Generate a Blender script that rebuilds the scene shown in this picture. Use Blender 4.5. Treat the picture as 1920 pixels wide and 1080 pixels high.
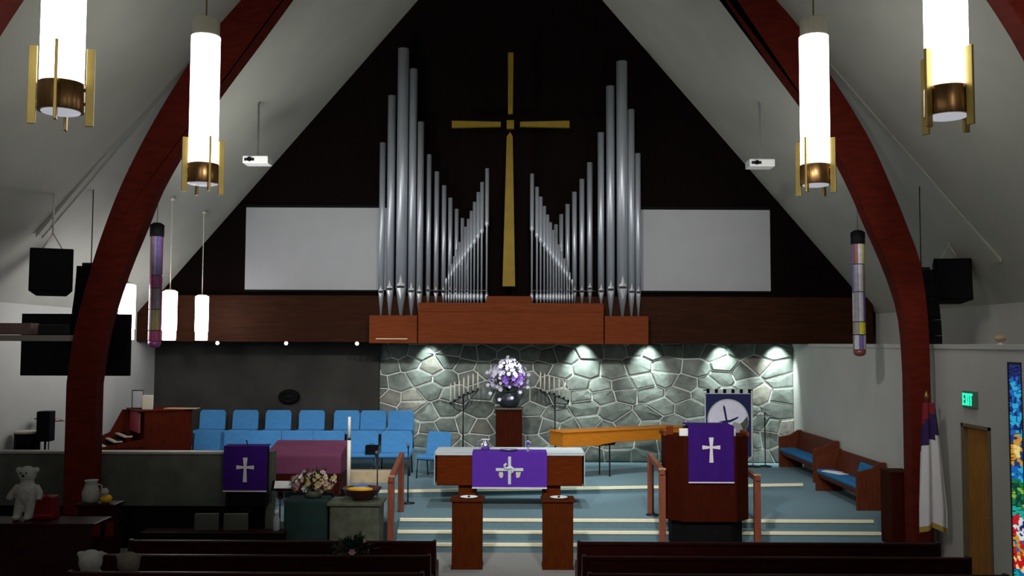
import bpy, bmesh, math, random
from mathutils import Vector, Matrix
random.seed(7)
for o in list(bpy.data.objects): bpy.data.objects.remove(o)
SC = bpy.context.scene; COL = SC.collection; PI = math.pi

# ------------------------------------------------------------------ camera
EYE = 3.66; F = 1800.0; PITCH = math.radians(3.275); ROLL = 0.0038
cam = bpy.data.cameras.new('camera'); camo = bpy.data.objects.new('camera', cam); COL.objects.link(camo)
cam.lens = 36*F/1920; cam.sensor_width = 36; cam.clip_start = .05; cam.clip_end = 100
camo.matrix_world = Matrix.Translation((0, 0, EYE)) @ Matrix.Rotation(PI/2+PITCH, 4, 'X') @ Matrix.Rotation(ROLL, 4, 'Z')
SC.camera = camo
# ------------------------------------------------------------------ world, lights, exposure
w = bpy.data.worlds.new('world'); SC.world = w; w.use_nodes = True
w.node_tree.nodes['Background'].inputs[0].default_value = (.5, .55, .6, 1)
w.node_tree.nodes['Background'].inputs[1].default_value = .02
SC.view_settings.view_transform = 'Standard'; SC.view_settings.look = 'None'
SC.view_settings.exposure = 0; SC.view_settings.gamma = 1; SC.view_settings.use_curve_mapping = False
def spot(name, loc, to, power, size=60, blend=.6, color=(1, 1, 1), rad=.08):
    l = bpy.data.lights.new(name, 'SPOT'); l.energy = power; l.spot_size = math.radians(size); l.spot_blend = blend
    l.color = color; l.shadow_soft_size = rad
    o = bpy.data.objects.new(name, l); COL.objects.link(o); o.location = loc
    o.rotation_euler = (Vector(to)-Vector(loc)).to_track_quat('-Z', 'Y').to_euler(); return o
COOL = (.86, 1, .98)
# stage lights of the chancel, hung high under the ridge
spot('stage_light_altar', (.2, 17.6, 12.2), (-1.0, 19.4, .5), 1250, 48, .8, (.9, .97, 1), .2)
spot('stage_light_right', (2.2, 17.0, 11.5), (3.4, 20.6, .5), 1500, 44, .8, (.9, .97, 1), .2)
spot('chancel_fill_back', (.5, 16.8, 12.0), (.9, 22.0, .6), 2300, 27, .8, (.9, 1, .97), .2)  # extra spot added to brighten the carpet behind the altar
spot('stage_light_choir', (-1.6, 16.0, 11.5), (-3.9, 22.9, 1.2), 1200, 26, .7, (.85, .95, 1), .2)
spot('stage_light_font', (-.5, 12.5, 11.5), (-2.0, 17.6, .5), 380, 22, .8, (.95, .97, 1), .2)
# front fill: unseen soft spotlights added in the nave to brighten the chancel
spot('front_fill_left', (-1.9, 5.5, 8.6), (2.6, 21.5, 2.2), 3600, 58, 1, (1, .97, .93), .35)
spot('front_fill_right', (1.9, 5.5, 8.6), (.8, 21.5, 2.2), 3000, 54, 1, (1, .97, .93), .35)
# unseen uplights added behind the arches to brighten the roof over the chancel
spot('front_fill_far_left', (0, 5.6, 8.6), (-5.2, 22.0, 3.2), 2200, 34, 1, (1, .97, .93), .35)  # added front fill for the left screen and beam
spot('roof_fill_left', (-5.9, 16.95, 5.2), (-3.4, 22.0, 9.4), 800, 100, 1, (1, 1, .95), .9)
spot('roof_fill_right', (5.9, 16.95, 5.2), (3.4, 22.0, 9.4), 330, 100, 1, (1, 1, .95), .9)
spot('right_wall_fill', (5.6, 12.5, 8.0), (7.3, 16.5, 1.5), 170, 70, 1, (1, .97, .9), .15)  # unseen spot added to brighten the right wall and door
# wall washers behind the beam above the stone wall (x, strength)
WASH = [(-2.12, 26), (1.80, 46), (3.50, 36), (5.42, 40), (6.85, 60)]
for x, p in WASH:
    spot('wall_washer', (x, 24.5, 4.0), (x+.02, 24.93, 2.7), p*10.5, 60, 1, COOL, .03)
spot('flower_spot', (.1, 22.95, 3.58), (-.08, 23.75, 2.55), 65, 58, .8, (.8, .82, 1), .03)

# ------------------------------------------------------------------ helpers
def at(px, py, Y):
    cx = (px-961)/F; cy = (540-py)/F
    cx, cy = cx - cy*ROLL, cy + cx*ROLL
    d = math.cos(PITCH) - cy*math.sin(PITCH)
    t = Y/d
    return Vector((cx*t, Y, EYE + t*(math.sin(PITCH)+cy*math.cos(PITCH))))
def ax(px, Y): return at(px, 600, Y).x
def az(py, Y, px=961): return at(px, py, Y).z

def mat(name, col, rough=.6, metal=0., var=.0, scale=4., bump=0., stretch=None, emit=None, spec=.5, objvar=0.):
    m = bpy.data.materials.new(name); m.use_nodes = True; nt = m.node_tree; b = nt.nodes['Principled BSDF']
    b.inputs['Base Color'].default_value = (*col, 1); b.inputs['Roughness'].default_value = rough
    b.inputs['Metallic'].default_value = metal; b.inputs['Specular IOR Level'].default_value = spec
    if emit:
        b.inputs['Emission Color'].default_value = (*emit[0], 1); b.inputs['Emission Strength'].default_value = emit[1]
    if var or bump or objvar:
        tc = nt.nodes.new('ShaderNodeTexCoord'); mp = nt.nodes.new('ShaderNodeMapping')
        nt.links.new(tc.outputs['Object'], mp.inputs[0])
        if stretch: mp.inputs['Scale'].default_value = stretch
        n = nt.nodes.new('ShaderNodeTexNoise'); n.inputs['Scale'].default_value = scale; n.inputs['Detail'].default_value = 6
        nt.links.new(mp.outputs[0], n.inputs['Vector'])
        if var:
            r = nt.nodes.new('ShaderNodeMapRange')
            r.inputs['From Min'].default_value = .3; r.inputs['From Max'].default_value = .7
            r.inputs['To Min'].default_value = 1-var; r.inputs['To Max'].default_value = 1+var
            nt.links.new(n.outputs['Fac'], r.inputs['Value'])
            v = nt.nodes.new('ShaderNodeVectorMath'); v.operation = 'SCALE'; v.inputs[0].default_value = col
            nt.links.new(r.outputs[0], v.inputs['Scale']); last = v.outputs[0]
            if objvar:
                oi = nt.nodes.new('ShaderNodeObjectInfo'); r2 = nt.nodes.new('ShaderNodeMapRange')
                r2.inputs['To Min'].default_value = 1-objvar; r2.inputs['To Max'].default_value = 1+objvar
                nt.links.new(oi.outputs['Random'], r2.inputs['Value'])
                v2 = nt.nodes.new('ShaderNodeVectorMath'); v2.operation = 'SCALE'
                nt.links.new(last, v2.inputs[0]); nt.links.new(r2.outputs[0], v2.inputs['Scale']); last = v2.outputs[0]
            nt.links.new(last, b.inputs['Base Color'])
        if bump:
            bp = nt.nodes.new('ShaderNodeBump'); bp.inputs['Strength'].default_value = bump; bp.inputs['Distance'].default_value = .02
            nt.links.new(n.outputs['Fac'], bp.inputs['Height']); nt.links.new(bp.outputs[0], b.inputs['Normal'])
    return m
M = dict(
 ceiling=mat('ceiling_paint', (.42, .42, .37), .8, var=.05, scale=1.2, bump=.05),
 wall=mat('wall_paint', (.50, .50, .47), .8, var=.04, scale=1.5, bump=.03),
 gable=mat('dark_wood_panelling', (.0035, .0012, .001), .8, var=.4, scale=3, stretch=(6, 6, .5), spec=.06),
 beam=mat('brown_beam', (.030, .0105, .005), .6, var=.25, scale=3, stretch=(.6, 4, 8), spec=.04),
 arch=mat('red_brown_arch', (.10, .012, .007), .6, var=.2, scale=3, stretch=(1, 1, 4), spec=.04),
 case=mat('organ_case_oak', (.15, .034, .010), .55, var=.18, scale=3, stretch=(.8, 4, 10), spec=.04),
 altar=mat('altar_wood', (.095, .016, .002), .6, var=.25, scale=4, stretch=(1, 1, 8), spec=.04),
 stand=mat('stand_wood', (.068, .013, .002), .6, var=.25, scale=4, stretch=(6, 6, 1), spec=.04),
 pulpit=mat('pulpit_wood', (.040, .0055, .0015), .6, var=.2, scale=4, stretch=(6, 6, 1), spec=.04),
 pew=mat('pew_wood', (.022, .0025, .002), .4, var=.25, scale=4, stretch=(1, 6, 6), spec=.2),
 pewend=mat('pew_end_wood', (.10, .022, .008), .5, var=.25, scale=4, stretch=(6, 6, 1), spec=.15),
 console=mat('console_wood', (.075, .010, .004), .5, var=.25, scale=4, stretch=(6, 6, 1), spec=.04),
 rail=mat('handrail_wood', (.22, .06, .03), .4, var=.2, scale=5, stretch=(6, 6, 1)),
 oak=mat('honey_oak', (.50, .165, .012), .5, var=.15, scale=4, stretch=(1, 6, 6), spec=.15),
 tan=mat('tan_wood', (.45, .33, .2), .6, var=.15, scale=4),
 door=mat('door_oak', (.34, .15, .03), .6, var=.2, scale=4, stretch=(6, 6, 1), spec=.15),
 frame=mat('door_frame', (.16, .13, .08), .6, var=.1, scale=4),
 carpet=mat('teal_carpet', (.14, .235, .275), .95, var=.10, scale=30, bump=.3),
 navefloor=mat('grey_carpet', (.26, .26, .25), .95, var=.10, scale=30, bump=.3),
 nosing=mat('cream_nosing', (.95, .88, .62), .4, var=.03, scale=8),
 panel=mat('charcoal_panel', (.036, .035, .031), .8, var=.3, scale=1.2, spec=.2),
 mortar=mat('pale_mortar', (.80, .84, .80), .9, var=.1, scale=12, bump=.4),
 stone=mat('wall_stone', (.185, .215, .19), .8, var=.28, scale=5, bump=.6, objvar=.30),
 stoneb=mat('wall_stone_warm', (.24, .235, .20), .8, var=.28, scale=5, bump=.6, objvar=.25),
 parapet=mat('parapet_stone', (.075, .085, .07), .7, var=.3, scale=2.5, bump=.2),
 cap=mat('parapet_cap', (.30, .29, .26), .5, var=.1, scale=6),
 pipe=mat('pipe_metal', (.46, .50, .56), .42, .62, var=.06, scale=2, stretch=(4, 4, .3)),
 pipelit=mat('lit_pipe_metal', (.85, .88, .92), .3, .6, var=.05, scale=4),  # brighter copy of the pipe metal, light put into the lip colour
 dark=mat('dark_slot', (.01, .01, .012), .7, var=.1, scale=4),
 gold=mat('cross_gold', (.19, .125, .010), .55, .15, var=.1, scale=4, spec=.2),
 screen=mat('screen_fabric', (.36, .37, .39), .85, var=.03, scale=2),
 black=mat('black_plastic', (.004, .004, .005), .7, var=.2, scale=8, spec=.08),
 grille=mat('speaker_grille', (.006, .006, .007), .8, var=.3, scale=60, bump=.2, spec=.1),
 glassblk=mat('screen_glass', (.004, .004, .006), .3, var=.1, scale=2, spec=.2),
 lamp=mat('lit_lamp_glass', (.9, .9, .9), .4, emit=((1, .985, .95), 7.0), var=.01, scale=3),
 lamps=mat('lit_small_lamp_glass', (.9, .9, .9), .4, emit=((1, .97, .98), 17.0), var=.01, scale=3),
 diff=mat('lamp_diffuser', (.8, .8, .85), .5, emit=((.8, .8, .9), .45), var=.03, scale=8),
 brass=mat('lamp_brass', (.34, .25, .075), .38, .85, var=.08, scale=5),
 brassdk=mat('lamp_bronze_band', (.24, .13, .05), .3, .9, var=.15, scale=5, stretch=(8, 8, .5)),
 capm=mat('lamp_cap_metal', (.66, .62, .50), .35, .35, var=.08, scale=5, stretch=(8, 8, .5)),
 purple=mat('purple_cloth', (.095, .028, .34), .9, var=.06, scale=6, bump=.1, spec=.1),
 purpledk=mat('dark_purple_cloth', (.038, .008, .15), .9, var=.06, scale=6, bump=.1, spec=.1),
 white=mat('white_cloth', (.55, .60, .62), .8, var=.04, scale=6),
 silver=mat('silver_thread', (.75, .70, .75), .5, .2, var=.05, scale=20),
 cream=mat('cream_applique', (.55, .52, .40), .7, var=.1, scale=20),
 chrome=mat('silverware', (.75, .75, .82), .2, .95, var=.04, scale=5),
 blue=mat('blue_upholstery', (.055, .24, .52), .9, var=.08, scale=12, bump=.15),
 bluedk=mat('blue_cushion', (.03, .17, .38), .9, var=.1, scale=12, bump=.15, spec=.1),
 metal=mat('dark_metal', (.03, .03, .035), .4, .7, var=.1, scale=6),
 mauve=mat('mauve_cover', (.15, .042, .09), .9, var=.1, scale=3, bump=.1, spec=.1),
 navy=mat('navy_cloth', (.012, .014, .09), .85, var=.1, scale=6),
 candle=mat('candle_wax', (.88, .84, .72), .5, var=.03, scale=8),
 vase=mat('dark_vase', (.02, .025, .035), .35, var=.2, scale=6),
 leaf=mat('dark_leaf', (.012, .035, .012), .7, var=.3, scale=8),
 petalw=mat('white_petal', (.82, .80, .95), .6, var=.08, scale=30),
 petalv=mat('violet_petal', (.36, .16, .72), .6, var=.2, scale=30),
 petalp=mat('pink_petal', (.50, .30, .34), .7, var=.25, scale=30),
 petalc=mat('straw_petal', (.45, .38, .18), .7, var=.25, scale=30),
 green=mat('dark_green_cloth', (.006, .03, .026), .85, var=.2, scale=5),
 fontst=mat('olive_stone', (.075, .085, .055), .75, var=.3, scale=6, bump=.3),
 bowl=mat('dark_bowl', (.06, .012, .01), .3, var=.2, scale=5),
 yellow=mat('yellow_cloth', (.75, .42, .01), .7, var=.1, scale=8),
 bluepl=mat('bright_blue', (.06, .12, .5), .6, var=.1, scale=8),
 plush=mat('white_plush', (.36, .36, .34), .95, var=.12, scale=25, bump=.4),
 plushg=mat('grey_plush', (.14, .12, .11), .95, var=.15, scale=25, bump=.4),
 red=mat('red_bag', (.13, .002, .003), .6, var=.2, scale=5, spec=.2),
 redflag=mat('flag_red', (.25, .01, .02), .8, var=.1, scale=5),
 flagw=mat('flag_white', (.70, .70, .72), .85, var=.05, scale=3),
 flagn=mat('flag_navy', (.03, .01, .09), .85, var=.1, scale=5),
 fringe=mat('gold_fringe', (.40, .27, .05), .8, var=.2, scale=30),
 exitbox=mat('exit_housing', (.10, .22, .17), .6, var=.05, scale=4),
 exit=mat('exit_green', (.0, .8, .4), .5, emit=((.02, 1, .45), 1.3), var=.01, scale=4),
 ledge=mat('ledge_paint', (.30, .27, .25), .8, var=.05, scale=4),
 pink=mat('dusty_pink_box', (.24, .15, .14), .8, var=.1, scale=4),
 paper=mat('white_paper', (.80, .80, .80), .8, var=.02, scale=8),
 key=mat('keys_ivory', (.55, .47, .36), .4, var=.05, scale=8),
 keyred=mat('stop_panel', (.30, .03, .05), .5, var=.1, scale=8),
 spotlens=mat('spot_lens', (.9, .9, .9), .4, emit=((.9, .88, 1), 4.), var=.01, scale=8),
 lead=mat('window_lead', (.01, .01, .012), .6, var=.1, scale=8),
)
GL = {}
def glass(key, col, s=1.0):
    if key not in GL: GL[key] = mat('glass_'+key, [c*.3 for c in col], .3, emit=(col, s*.62), var=.15, scale=30)
    return GL[key]
SG = {}
def painted(key, col):
    if key not in SG: SG[key] = mat('lantern_glass_'+key, col, .35, var=.15, scale=14)
    return SG[key]

class MB:
    def __init__(s): s.v = []; s.f = []; s.sm = []
    def add(s, vs, fs, smooth=False):
        n = len(s.v); s.v += [tuple(v) for v in vs]; s.f += [tuple(i+n for i in f) for f in fs]; s.sm += [smooth]*len(fs); return s
    def box(s, x0, x1, y0, y1, z0, z1, M_=None):
        vs = [Vector(p) for p in ((x0,y0,z0),(x1,y0,z0),(x1,y1,z0),(x0,y1,z0),(x0,y0,z1),(x1,y0,z1),(x1,y1,z1),(x0,y1,z1))]
        if M_: vs = [M_ @ v for v in vs]
        return s.add(vs, [(0,3,2,1),(4,5,6,7),(0,1,5,4),(1,2,6,5),(2,3,7,6),(3,0,4,7)])
    def prism(s, poly, axis, a, b, M_=None):   # poly in the two other axes (order x,y,z without axis), extruded from a to b
        def P(p, t):
            q = list(p); q.insert('xyz'.index(axis), t); v = Vector(q); return M_ @ v if M_ else v
        n = len(poly); vs = [P(p, a) for p in poly]+[P(p, b) for p in poly]
        fs = [tuple(range(n-1, -1, -1)), tuple(range(n, 2*n))]+[(i, (i+1) % n, n+(i+1) % n, n+i) for i in range(n)]
        return s.add(vs, fs)
    def tube(s, pts, r, seg=8, caps=True, smooth=True):
        pts = [Vector(p) for p in pts]; rs = r if isinstance(r, (list, tuple)) else [r]*len(pts)
        vs = []; u = None
        for i, p in enumerate(pts):
            d = (pts[min(i+1, len(pts)-1)]-pts[max(i-1, 0)]).normalized()
            if u is None:
                u = d.orthogonal().normalized()
                if abs(d.z) > .99: u = Vector((1, 0, 0))
            u = (u-d*u.dot(d)).normalized(); v = d.cross(u)
            for k in range(seg):
                a = 2*PI*k/seg; vs.append(p+(u*math.cos(a)+v*math.sin(a))*rs[i])
        fs = []
        for i in range(len(pts)-1):
            for k in range(seg):
                a = i*seg+k; b = i*seg+(k+1) % seg; fs.append((a, b, b+seg, a+seg))
        s.add(vs, fs, smooth); n = len(s.v)-len(vs)
        if caps:
            s.f.append(tuple(n+k for k in range(seg-1, -1, -1))); s.f.append(tuple(n+len(vs)-seg+k for k in range(seg))); s.sm += [False]*2
        return s
    def lathe(s, prof, c=(0, 0, 0), seg=24, smooth=True, M_=None):
        vs = []
        for r, z in prof:
            for k in range(seg):
                a = 2*PI*k/seg; v = Vector((c[0]+r*math.cos(a), c[1]+r*math.sin(a), c[2]+z)); vs.append(M_ @ v if M_ else v)
        fs = []
        for i in range(len(prof)-1):
            for k in range(seg):
                a = i*seg+k; b = i*seg+(k+1) % seg; fs.append((a, b, b+seg, a+seg))
        n0 = len(s.v); s.add(vs, fs, smooth)
        s.f.append(tuple(n0+k for k in range(seg-1, -1, -1))); s.f.append(tuple(n0+len(vs)-seg+k for k in range(seg))); s.sm += [False]*2
        return s
    def ball(s, c, r, seg=12, rings=8):
        rx, ry, rz = r if isinstance(r, (tuple, list)) else (r, r, r)
        vs = [(c[0], c[1], c[2]-rz)]
        for i in range(1, rings):
            t = PI*i/rings
            for k in range(seg):
                a = 2*PI*k/seg; vs.append((c[0]+rx*math.sin(t)*math.cos(a), c[1]+ry*math.sin(t)*math.sin(a), c[2]-rz*math.cos(t)))
        vs.append((c[0], c[1], c[2]+rz)); fs = []
        for k in range(seg): fs.append((0, 1+(k+1) % seg, 1+k))
        for i in range(rings-2):
            for k in range(seg):
                a = 1+i*seg+k; b = 1+i*seg+(k+1) % seg; fs.append((a, b, b+seg, a+seg))
        L = len(vs)-1
        for k in range(seg): fs.append((L, L-seg+k, L-seg+(k+1) % seg))
        return s.add(vs, fs, True)
    def mesh(s, name, m):
        me = bpy.data.meshes.new(name); me.from_pydata(s.v, [], s.f); me.polygons.foreach_set('use_smooth', s.sm)
        me.materials.append(M[m] if isinstance(m, str) else m); me.update(); return me
    def build(s, name, m, parent=None, bevel=0, origin=None):
        me = s.mesh(name, m); o = bpy.data.objects.new(name, me); COL.objects.link(o)
        if parent: o.parent = parent
        if bevel:
            b = o.modifiers.new('bevel', 'BEVEL'); b.width = bevel; b.segments = 2; b.limit_method = 'ANGLE'; b.angle_limit = .6
        return o
def tag(o, label, cat, group=None, kind=None):
    if label: o['label'] = label
    if cat: o['category'] = cat
    if group: o['group'] = group
    if kind: o['kind'] = kind
    return o
def thing(name, label, cat, loc=(0, 0, 0), rz=0, group=None):
    o = bpy.data.objects.new(name, None); COL.objects.link(o); o.location = loc; o.rotation_euler = (0, 0, rz)
    o.empty_display_size = .1
    return tag(o, label, cat, group)
def struct(o): o['kind'] = 'structure'; return o
def dup(root, loc, rz=0, label=None, group=None, scale=None):
    r = root.copy(); COL.objects.link(r); r.location = loc; r.rotation_euler = (0, 0, rz)
    if label: r['label'] = label
    if group: r['group'] = group
    if scale: r.scale = scale
    for ch in list(root.children):
        c = ch.copy(); COL.objects.link(c); c.parent = r
        for g in list(ch.children):
            d = g.copy(); COL.objects.link(d); d.parent = c
    return r

# ------------------------------------------------------------------ voronoi stones
def clip(poly, nx, ny, c):     # keep nx*x+ny*y <= c
    out = []
    for i in range(len(poly)):
        a = poly[i]; b = poly[(i+1) % len(poly)]
        da = nx*a[0]+ny*a[1]-c; db = nx*b[0]+ny*b[1]-c
        if da <= 0: out.append(a)
        if (da < 0 < db) or (db < 0 < da):
            t = da/(da-db); out.append((a[0]+(b[0]-a[0])*t, a[1]+(b[1]-a[1])*t))
    return out
def cells(x0, x1, z0, z1, seeds, gap, k=1.5):
    res = []
    for i, (sx, sz) in enumerate(seeds):
        poly = [(x0, z0), (x1, z0), (x1, z1), (x0, z1)]
        for j, (tx, tz) in enumerate(seeds):
            if i == j or abs(tx-sx) > 2.2*(x1-x0)/max(1, len(seeds)**.5)+1.5: continue
            dx = tx-sx; dz = (tz-sz)*k*k
            c = (tx*tx-sx*sx)/2+(tz*tz-sz*sz)*k*k/2; L = math.hypot(dx, dz)
            if L < 1e-6: continue
            poly = clip(poly, dx/L, dz/L, c/L-gap/2)
            if len(poly) < 3: break
        if len(poly) >= 3: res.append((poly, (sx, sz)))
    return res

# ------------------------------------------------------------------ room shell
GY = 23.9                                     # wooden gable wall plane
SY = 25.0                                     # stone wall plane
LX, RX, RI = -9.2, 9.05, 7.3                  # outer side walls, inner lower right wall
a1, a2 = at(785, 0, GY), at(310, 540, GY); b1, b2 = at(1130, 0, GY), at(1600, 540, GY)
sl = (a1.z-a2.z)/(a1.x-a2.x); sr = (b1.z-b2.z)/(b2.x-b1.x)
rx_ = ((b1.z+sr*b1.x)-(a1.z-sl*a1.x))/(sl+sr); rz_ = a1.z+sl*(rx_-a1.x)
def ceil_z(x): return rz_-sl*(rx_-x) if x < rx_ else rz_-sr*(x-rx_)
zl, zr = ceil_z(LX), ceil_z(RX)
BACK = -5.0
struct(MB().box(LX-.3, RX+.3, BACK, SY+.3, -.2, 0).build('floor', 'navefloor'))
c = MB(); n = .2
c.prism([(LX-.3, ceil_z(LX-.3)), (rx_, rz_), (RX+.3, ceil_z(RX+.3)), (RX+.3, ceil_z(RX+.3)+.3), (rx_, rz_+.3), (LX-.3, ceil_z(LX-.3)+.3)], 'y', BACK, SY+.3)
struct(c.build('ceiling', 'ceiling'))
struct(MB().box(LX-.3, LX, BACK, SY+.3, 0, zl).build('wall_left', 'wall'))
struct(MB().box(RX, RX+.3, BACK, SY+.3, 0, zr).build('wall_right', 'wall'))
struct(MB().prism([(LX, 0), (RX, 0), (RX, zr), (rx_, rz_), (LX, zl)], 'y', BACK-.3, BACK).build('wall_rear', 'wall'))
# lower right wall with openings for the door and the window, its top is a ledge
DY0, DY1, DZ = 14.72, 15.66, az(797, 15.2, 1826)
WY0, WY1, WZ0, WZ1 = 13.80, 14.14, .12, az(683, 13.95, 1900)
ZT = 3.655
lw = MB()
for y0, y1, z0, z1 in ((BACK, WY0, 0, ZT), (WY0, WY1, 0, WZ0), (WY0, WY1, WZ1, ZT), (WY1, DY0, 0, ZT), (DY0, DY1, DZ, ZT), (DY1, SY, 0, ZT)):
    lw.box(RI, RI+.22, y0, y1, z0, z1)
lw.box(RI+.22, RX, BACK, SY, ZT-.1, ZT)
lw.box(RI+.22, RI+.3, WY0-.3, WY1+.3, 0, ZT-.1)
struct(lw.build('wall_right_lower', 'wall'))
struct(MB().box(RI-.025, RI, BACK, SY, ZT-.07, ZT+.012).build('trim_ledge', 'wall', bevel=.006))
# gable of dark wood, the beam under it, soffit over the stone recess
BZ = az(555, GY-.35)
struct(MB().prism([(LX, 3.95), (RX, 3.95), (RX, zr), (rx_, rz_), (LX, zl)], 'y', GY, GY+.2).build('wall_gable', 'gable'))
struct(MB().box(LX, ax(1637, GY-.3), GY-.35, GY, 3.66, BZ).build('trim_beam', 'beam', bevel=.02))
struct(MB().box(LX, RI, GY+.2, SY, 4.1, 4.2).build('trim_soffit', 'gable'))
# stone wall: every stone a piece
sw = struct(MB().box(LX, RX, SY, SY+.25, 0, 4.2).build('wall_stone', 'mortar'))
seeds = []
zs0, zs1 = .6, 4.0
rows = 9; rh = (zs1-zs0)/rows
for r in range(rows):
    x = ax(713, SY)-.4+random.uniform(.1, .5)
    while x < RI-.1:
        seeds.append((x+random.uniform(-.1, .1), zs0+rh*(r+.5)+random.uniform(-.15, .15)))
        x += random.uniform(.38, .82)
rs = random.Random(3)
for poly, sd in cells(ax(713, SY), RI, zs0, zs1, seeds, .035, 1.5):
    cx = sum(p[0] for p in poly)/len(poly); cz = sum(p[1] for p in poly)/len(poly)
    d = rs.uniform(.03, .075); n = len(poly)
    vs = [(p[0], SY, p[1]) for p in poly]+[(p[0], SY-d*.55, p[1]) for p in poly]
    vs += [(cx+(p[0]-cx)*.9+rs.uniform(-.01, .01), SY-d+rs.uniform(-.012, .012), cz+(p[1]-cz)*.88+rs.uniform(-.008, .008)) for p in poly]
    vs.append((cx, SY-d-.01, cz))
    fs = []
    for a in range(2):
        for i in range(n): fs.append((a*n+i, a*n+(i+1) % n, (a+1)*n+(i+1) % n, (a+1)*n+i))
    fs += [(2*n+i, 2*n+(i+1) % n, 3*n) for i in range(n)]
    MB().add(vs, fs).build('stone', 'stoneb' if rs.random() < .14 else 'stone', sw)

pn = struct(MB().box(LX, ax(713, SY-.2), SY-.2, SY-.001, .6, 4.1).build('trim_panel', 'panel', bevel=.01))
t = thing('dark_wreath', 'dark oval wreath on the charcoal panel above the blue chairs', 'wreath', tuple(at(543, 744, SY-.26)))
wm = MB(); P = [Vector((.22*math.cos(a*PI/12), 0, .13*math.sin(a*PI/12))) for a in range(25)]
wm.tube(P, .06, 8, False).build('ring', 'black', t)
wm = MB().ball((0, .0, 0), (.2, .04, .12), 14, 8).build('centre', 'black', t)

# ------------------------------------------------------------------ arches
def arch(name, inner, outer, Y0, Y1, label):
    pts = inner+outer[::-1]
    return tag(MB().prism([(p.x, p.z) for p in pts], 'y', Y0, Y1).build(name, 'arch', bevel=.01), label, 'arch')
AY = 16.4
def wpts(l, Y): return [at(x, y, Y) for x, y in l]
def down(pts, x=None):
    p = pts[-1].copy(); p.z = 0
    if x is not None: p.x = x
    return pts+[p]
def smooth(pts, n=3):
    out = []
    for i in range(len(pts)-1):
        p0 = pts[max(i-1, 0)]; p1 = pts[i]; p2 = pts[i+1]; p3 = pts[min(i+2, len(pts)-1)]
        for k in range(n):
            t = k/n; out.append(.5*((2*p1)+(-p0+p2)*t+(2*p0-5*p1+4*p2-p3)*t*t+(-p0+3*p1-3*p2+p3)*t**3))
    return out+[pts[-1]]
def updip(pts, side):      # carry the straight top on to the ridge
    a, b = pts[0], pts[2]; k = (a.z-b.z)/(a.x-b.x); x = rx_
    return [Vector((x, a.y, a.z+k*(x-a.x)))]+pts
ri = [(1360, 0), (1420, 90), (1462, 150), (1500, 200), (1552, 280), (1593, 360), (1617, 417), (1660, 517), (1684, 600), (1692, 700)]
ro = [(1457, 0), (1497, 47), (1570, 158), (1613, 227), (1645, 287), (1677, 360), (1705, 430), (1727, 493), (1741, 590), (1746, 700)]
li = [(552, 0), (490, 85), (430, 165), (395, 215), (350, 285), (308, 360), (282, 425), (245, 515), (212, 620), (196, 720)]
lo = [(447, 0), (400, 55), (335, 150), (290, 225), (255, 290), (222, 360), (195, 430), (172, 500), (140, 620), (125, 720)]
rip, rop, lip, lop = (smooth(wpts(l, Y)) for l, Y in ((ri, AY+.32), (ro, AY), (li, AY+.32), (lo, AY)))
def ext(p): return updip(down(p), 0)
arch('arched_beam', ext(rip), ext(rop), AY, AY+.32, 'red-brown curved timber arch rising from the floor beside the EXIT door')
arch('arched_beam', ext(lip), ext(lop), AY, AY+.32, 'red-brown curved timber arch rising beside the black wall screen')
NY = 10.2
def shift(ps): return [Vector((p.x, NY, p.z)) for p in ps]
arch('arched_beam', shift(ext(rip)), shift(ext(rop)), NY, NY+.32, 'nearer timber arch just entering the top right corner')
arch('arched_beam', shift(ext(lip)), shift(ext(lop)), NY, NY+.32, 'nearer timber arch just entering the top left corner')
# pale rafters under the roof slope in the arch plane
for i, (p, q) in enumerate((((1556, 120), (1880, 492)), ((345, 118), (70, 440)))):
    a = at(*p, AY+.05); b = at(*q, AY+.05)
    t = .17
    struct(MB().prism([(a.x, a.z), (b.x, b.z), (b.x, ceil_z(b.x)), (a.x, ceil_z(a.x))], 'y', AY+.05, AY+.27).build('trim_rafter_%d' % (i+1), 'ceiling', bevel=.02))

# ------------------------------------------------------------------ chancel platform and steps
SX0, SX1 = -2.05, RI
PL, PR = 20.12, 21.45        # front edge depth of the upper level at the left and at the right
def edgeY(x): return 20.05+max(0, (x+3.0))*.132
pf = thing('chancel_steps', 'teal carpeted chancel platform with three front steps and cream nosings', 'steps', (0, 17, 0))
def prt(mb, name, m, **k):
    o = mb.build(name, m, pf, **k); o.location = (0, -17, 0); return o
for h, y in ((.15, 17.05), (.30, 17.40)):
    prt(MB().box(SX0, SX1-.02, y, 17.76, 0 if h == .15 else .15, h), 'step', 'carpet')
prt(MB().box(SX0, RI-.01, 17.75, SY-.09, 0, .45), 'platform', 'carpet')
prt(MB().box(LX+.01, SX0, 17.42, SY-.09, 0, .45), 'platform_side', 'carpet')
prt(MB().prism([(LX+.01, 20.05), (-3, 20.05), (RI-.01, edgeY(RI)), (RI-.01, SY-.09), (LX+.01, SY-.09)], 'z', .45, .6), 'upper_level', 'carpet')
for h, y in ((.15, 17.05), (.30, 17.40), (.45, 17.75)):
    prt(MB().box(SX0+.02, 6.62, y-.025, y+.05, h-.048, h+.006), 'nosing', 'nosing', bevel=.006)
nm = MB()
x0, x1 = -3.8, 6.4
vs = []
for x in (x0, -3, x1):
    y = edgeY(x)
    vs += [(x, y-.025, .552), (x, y+.05, .552), (x, y+.05, .606), (x, y-.025, .606)]
fs = [(0, 1, 2, 3), (8, 11, 10, 9)]
for a in range(2):
    for i in range(4): fs.append((a*4+i, a*4+4+i, a*4+4+(i+1) % 4, a*4+(i+1) % 4))
prt(nm.add(vs, fs), 'nosing', 'nosing')
choir = MB().box(-8.9, -1.85, 23.45, SY-.21, 0, .38)
o = choir.build('choir_riser', 'carpet'); o.location = (0, 0, .6)
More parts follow.
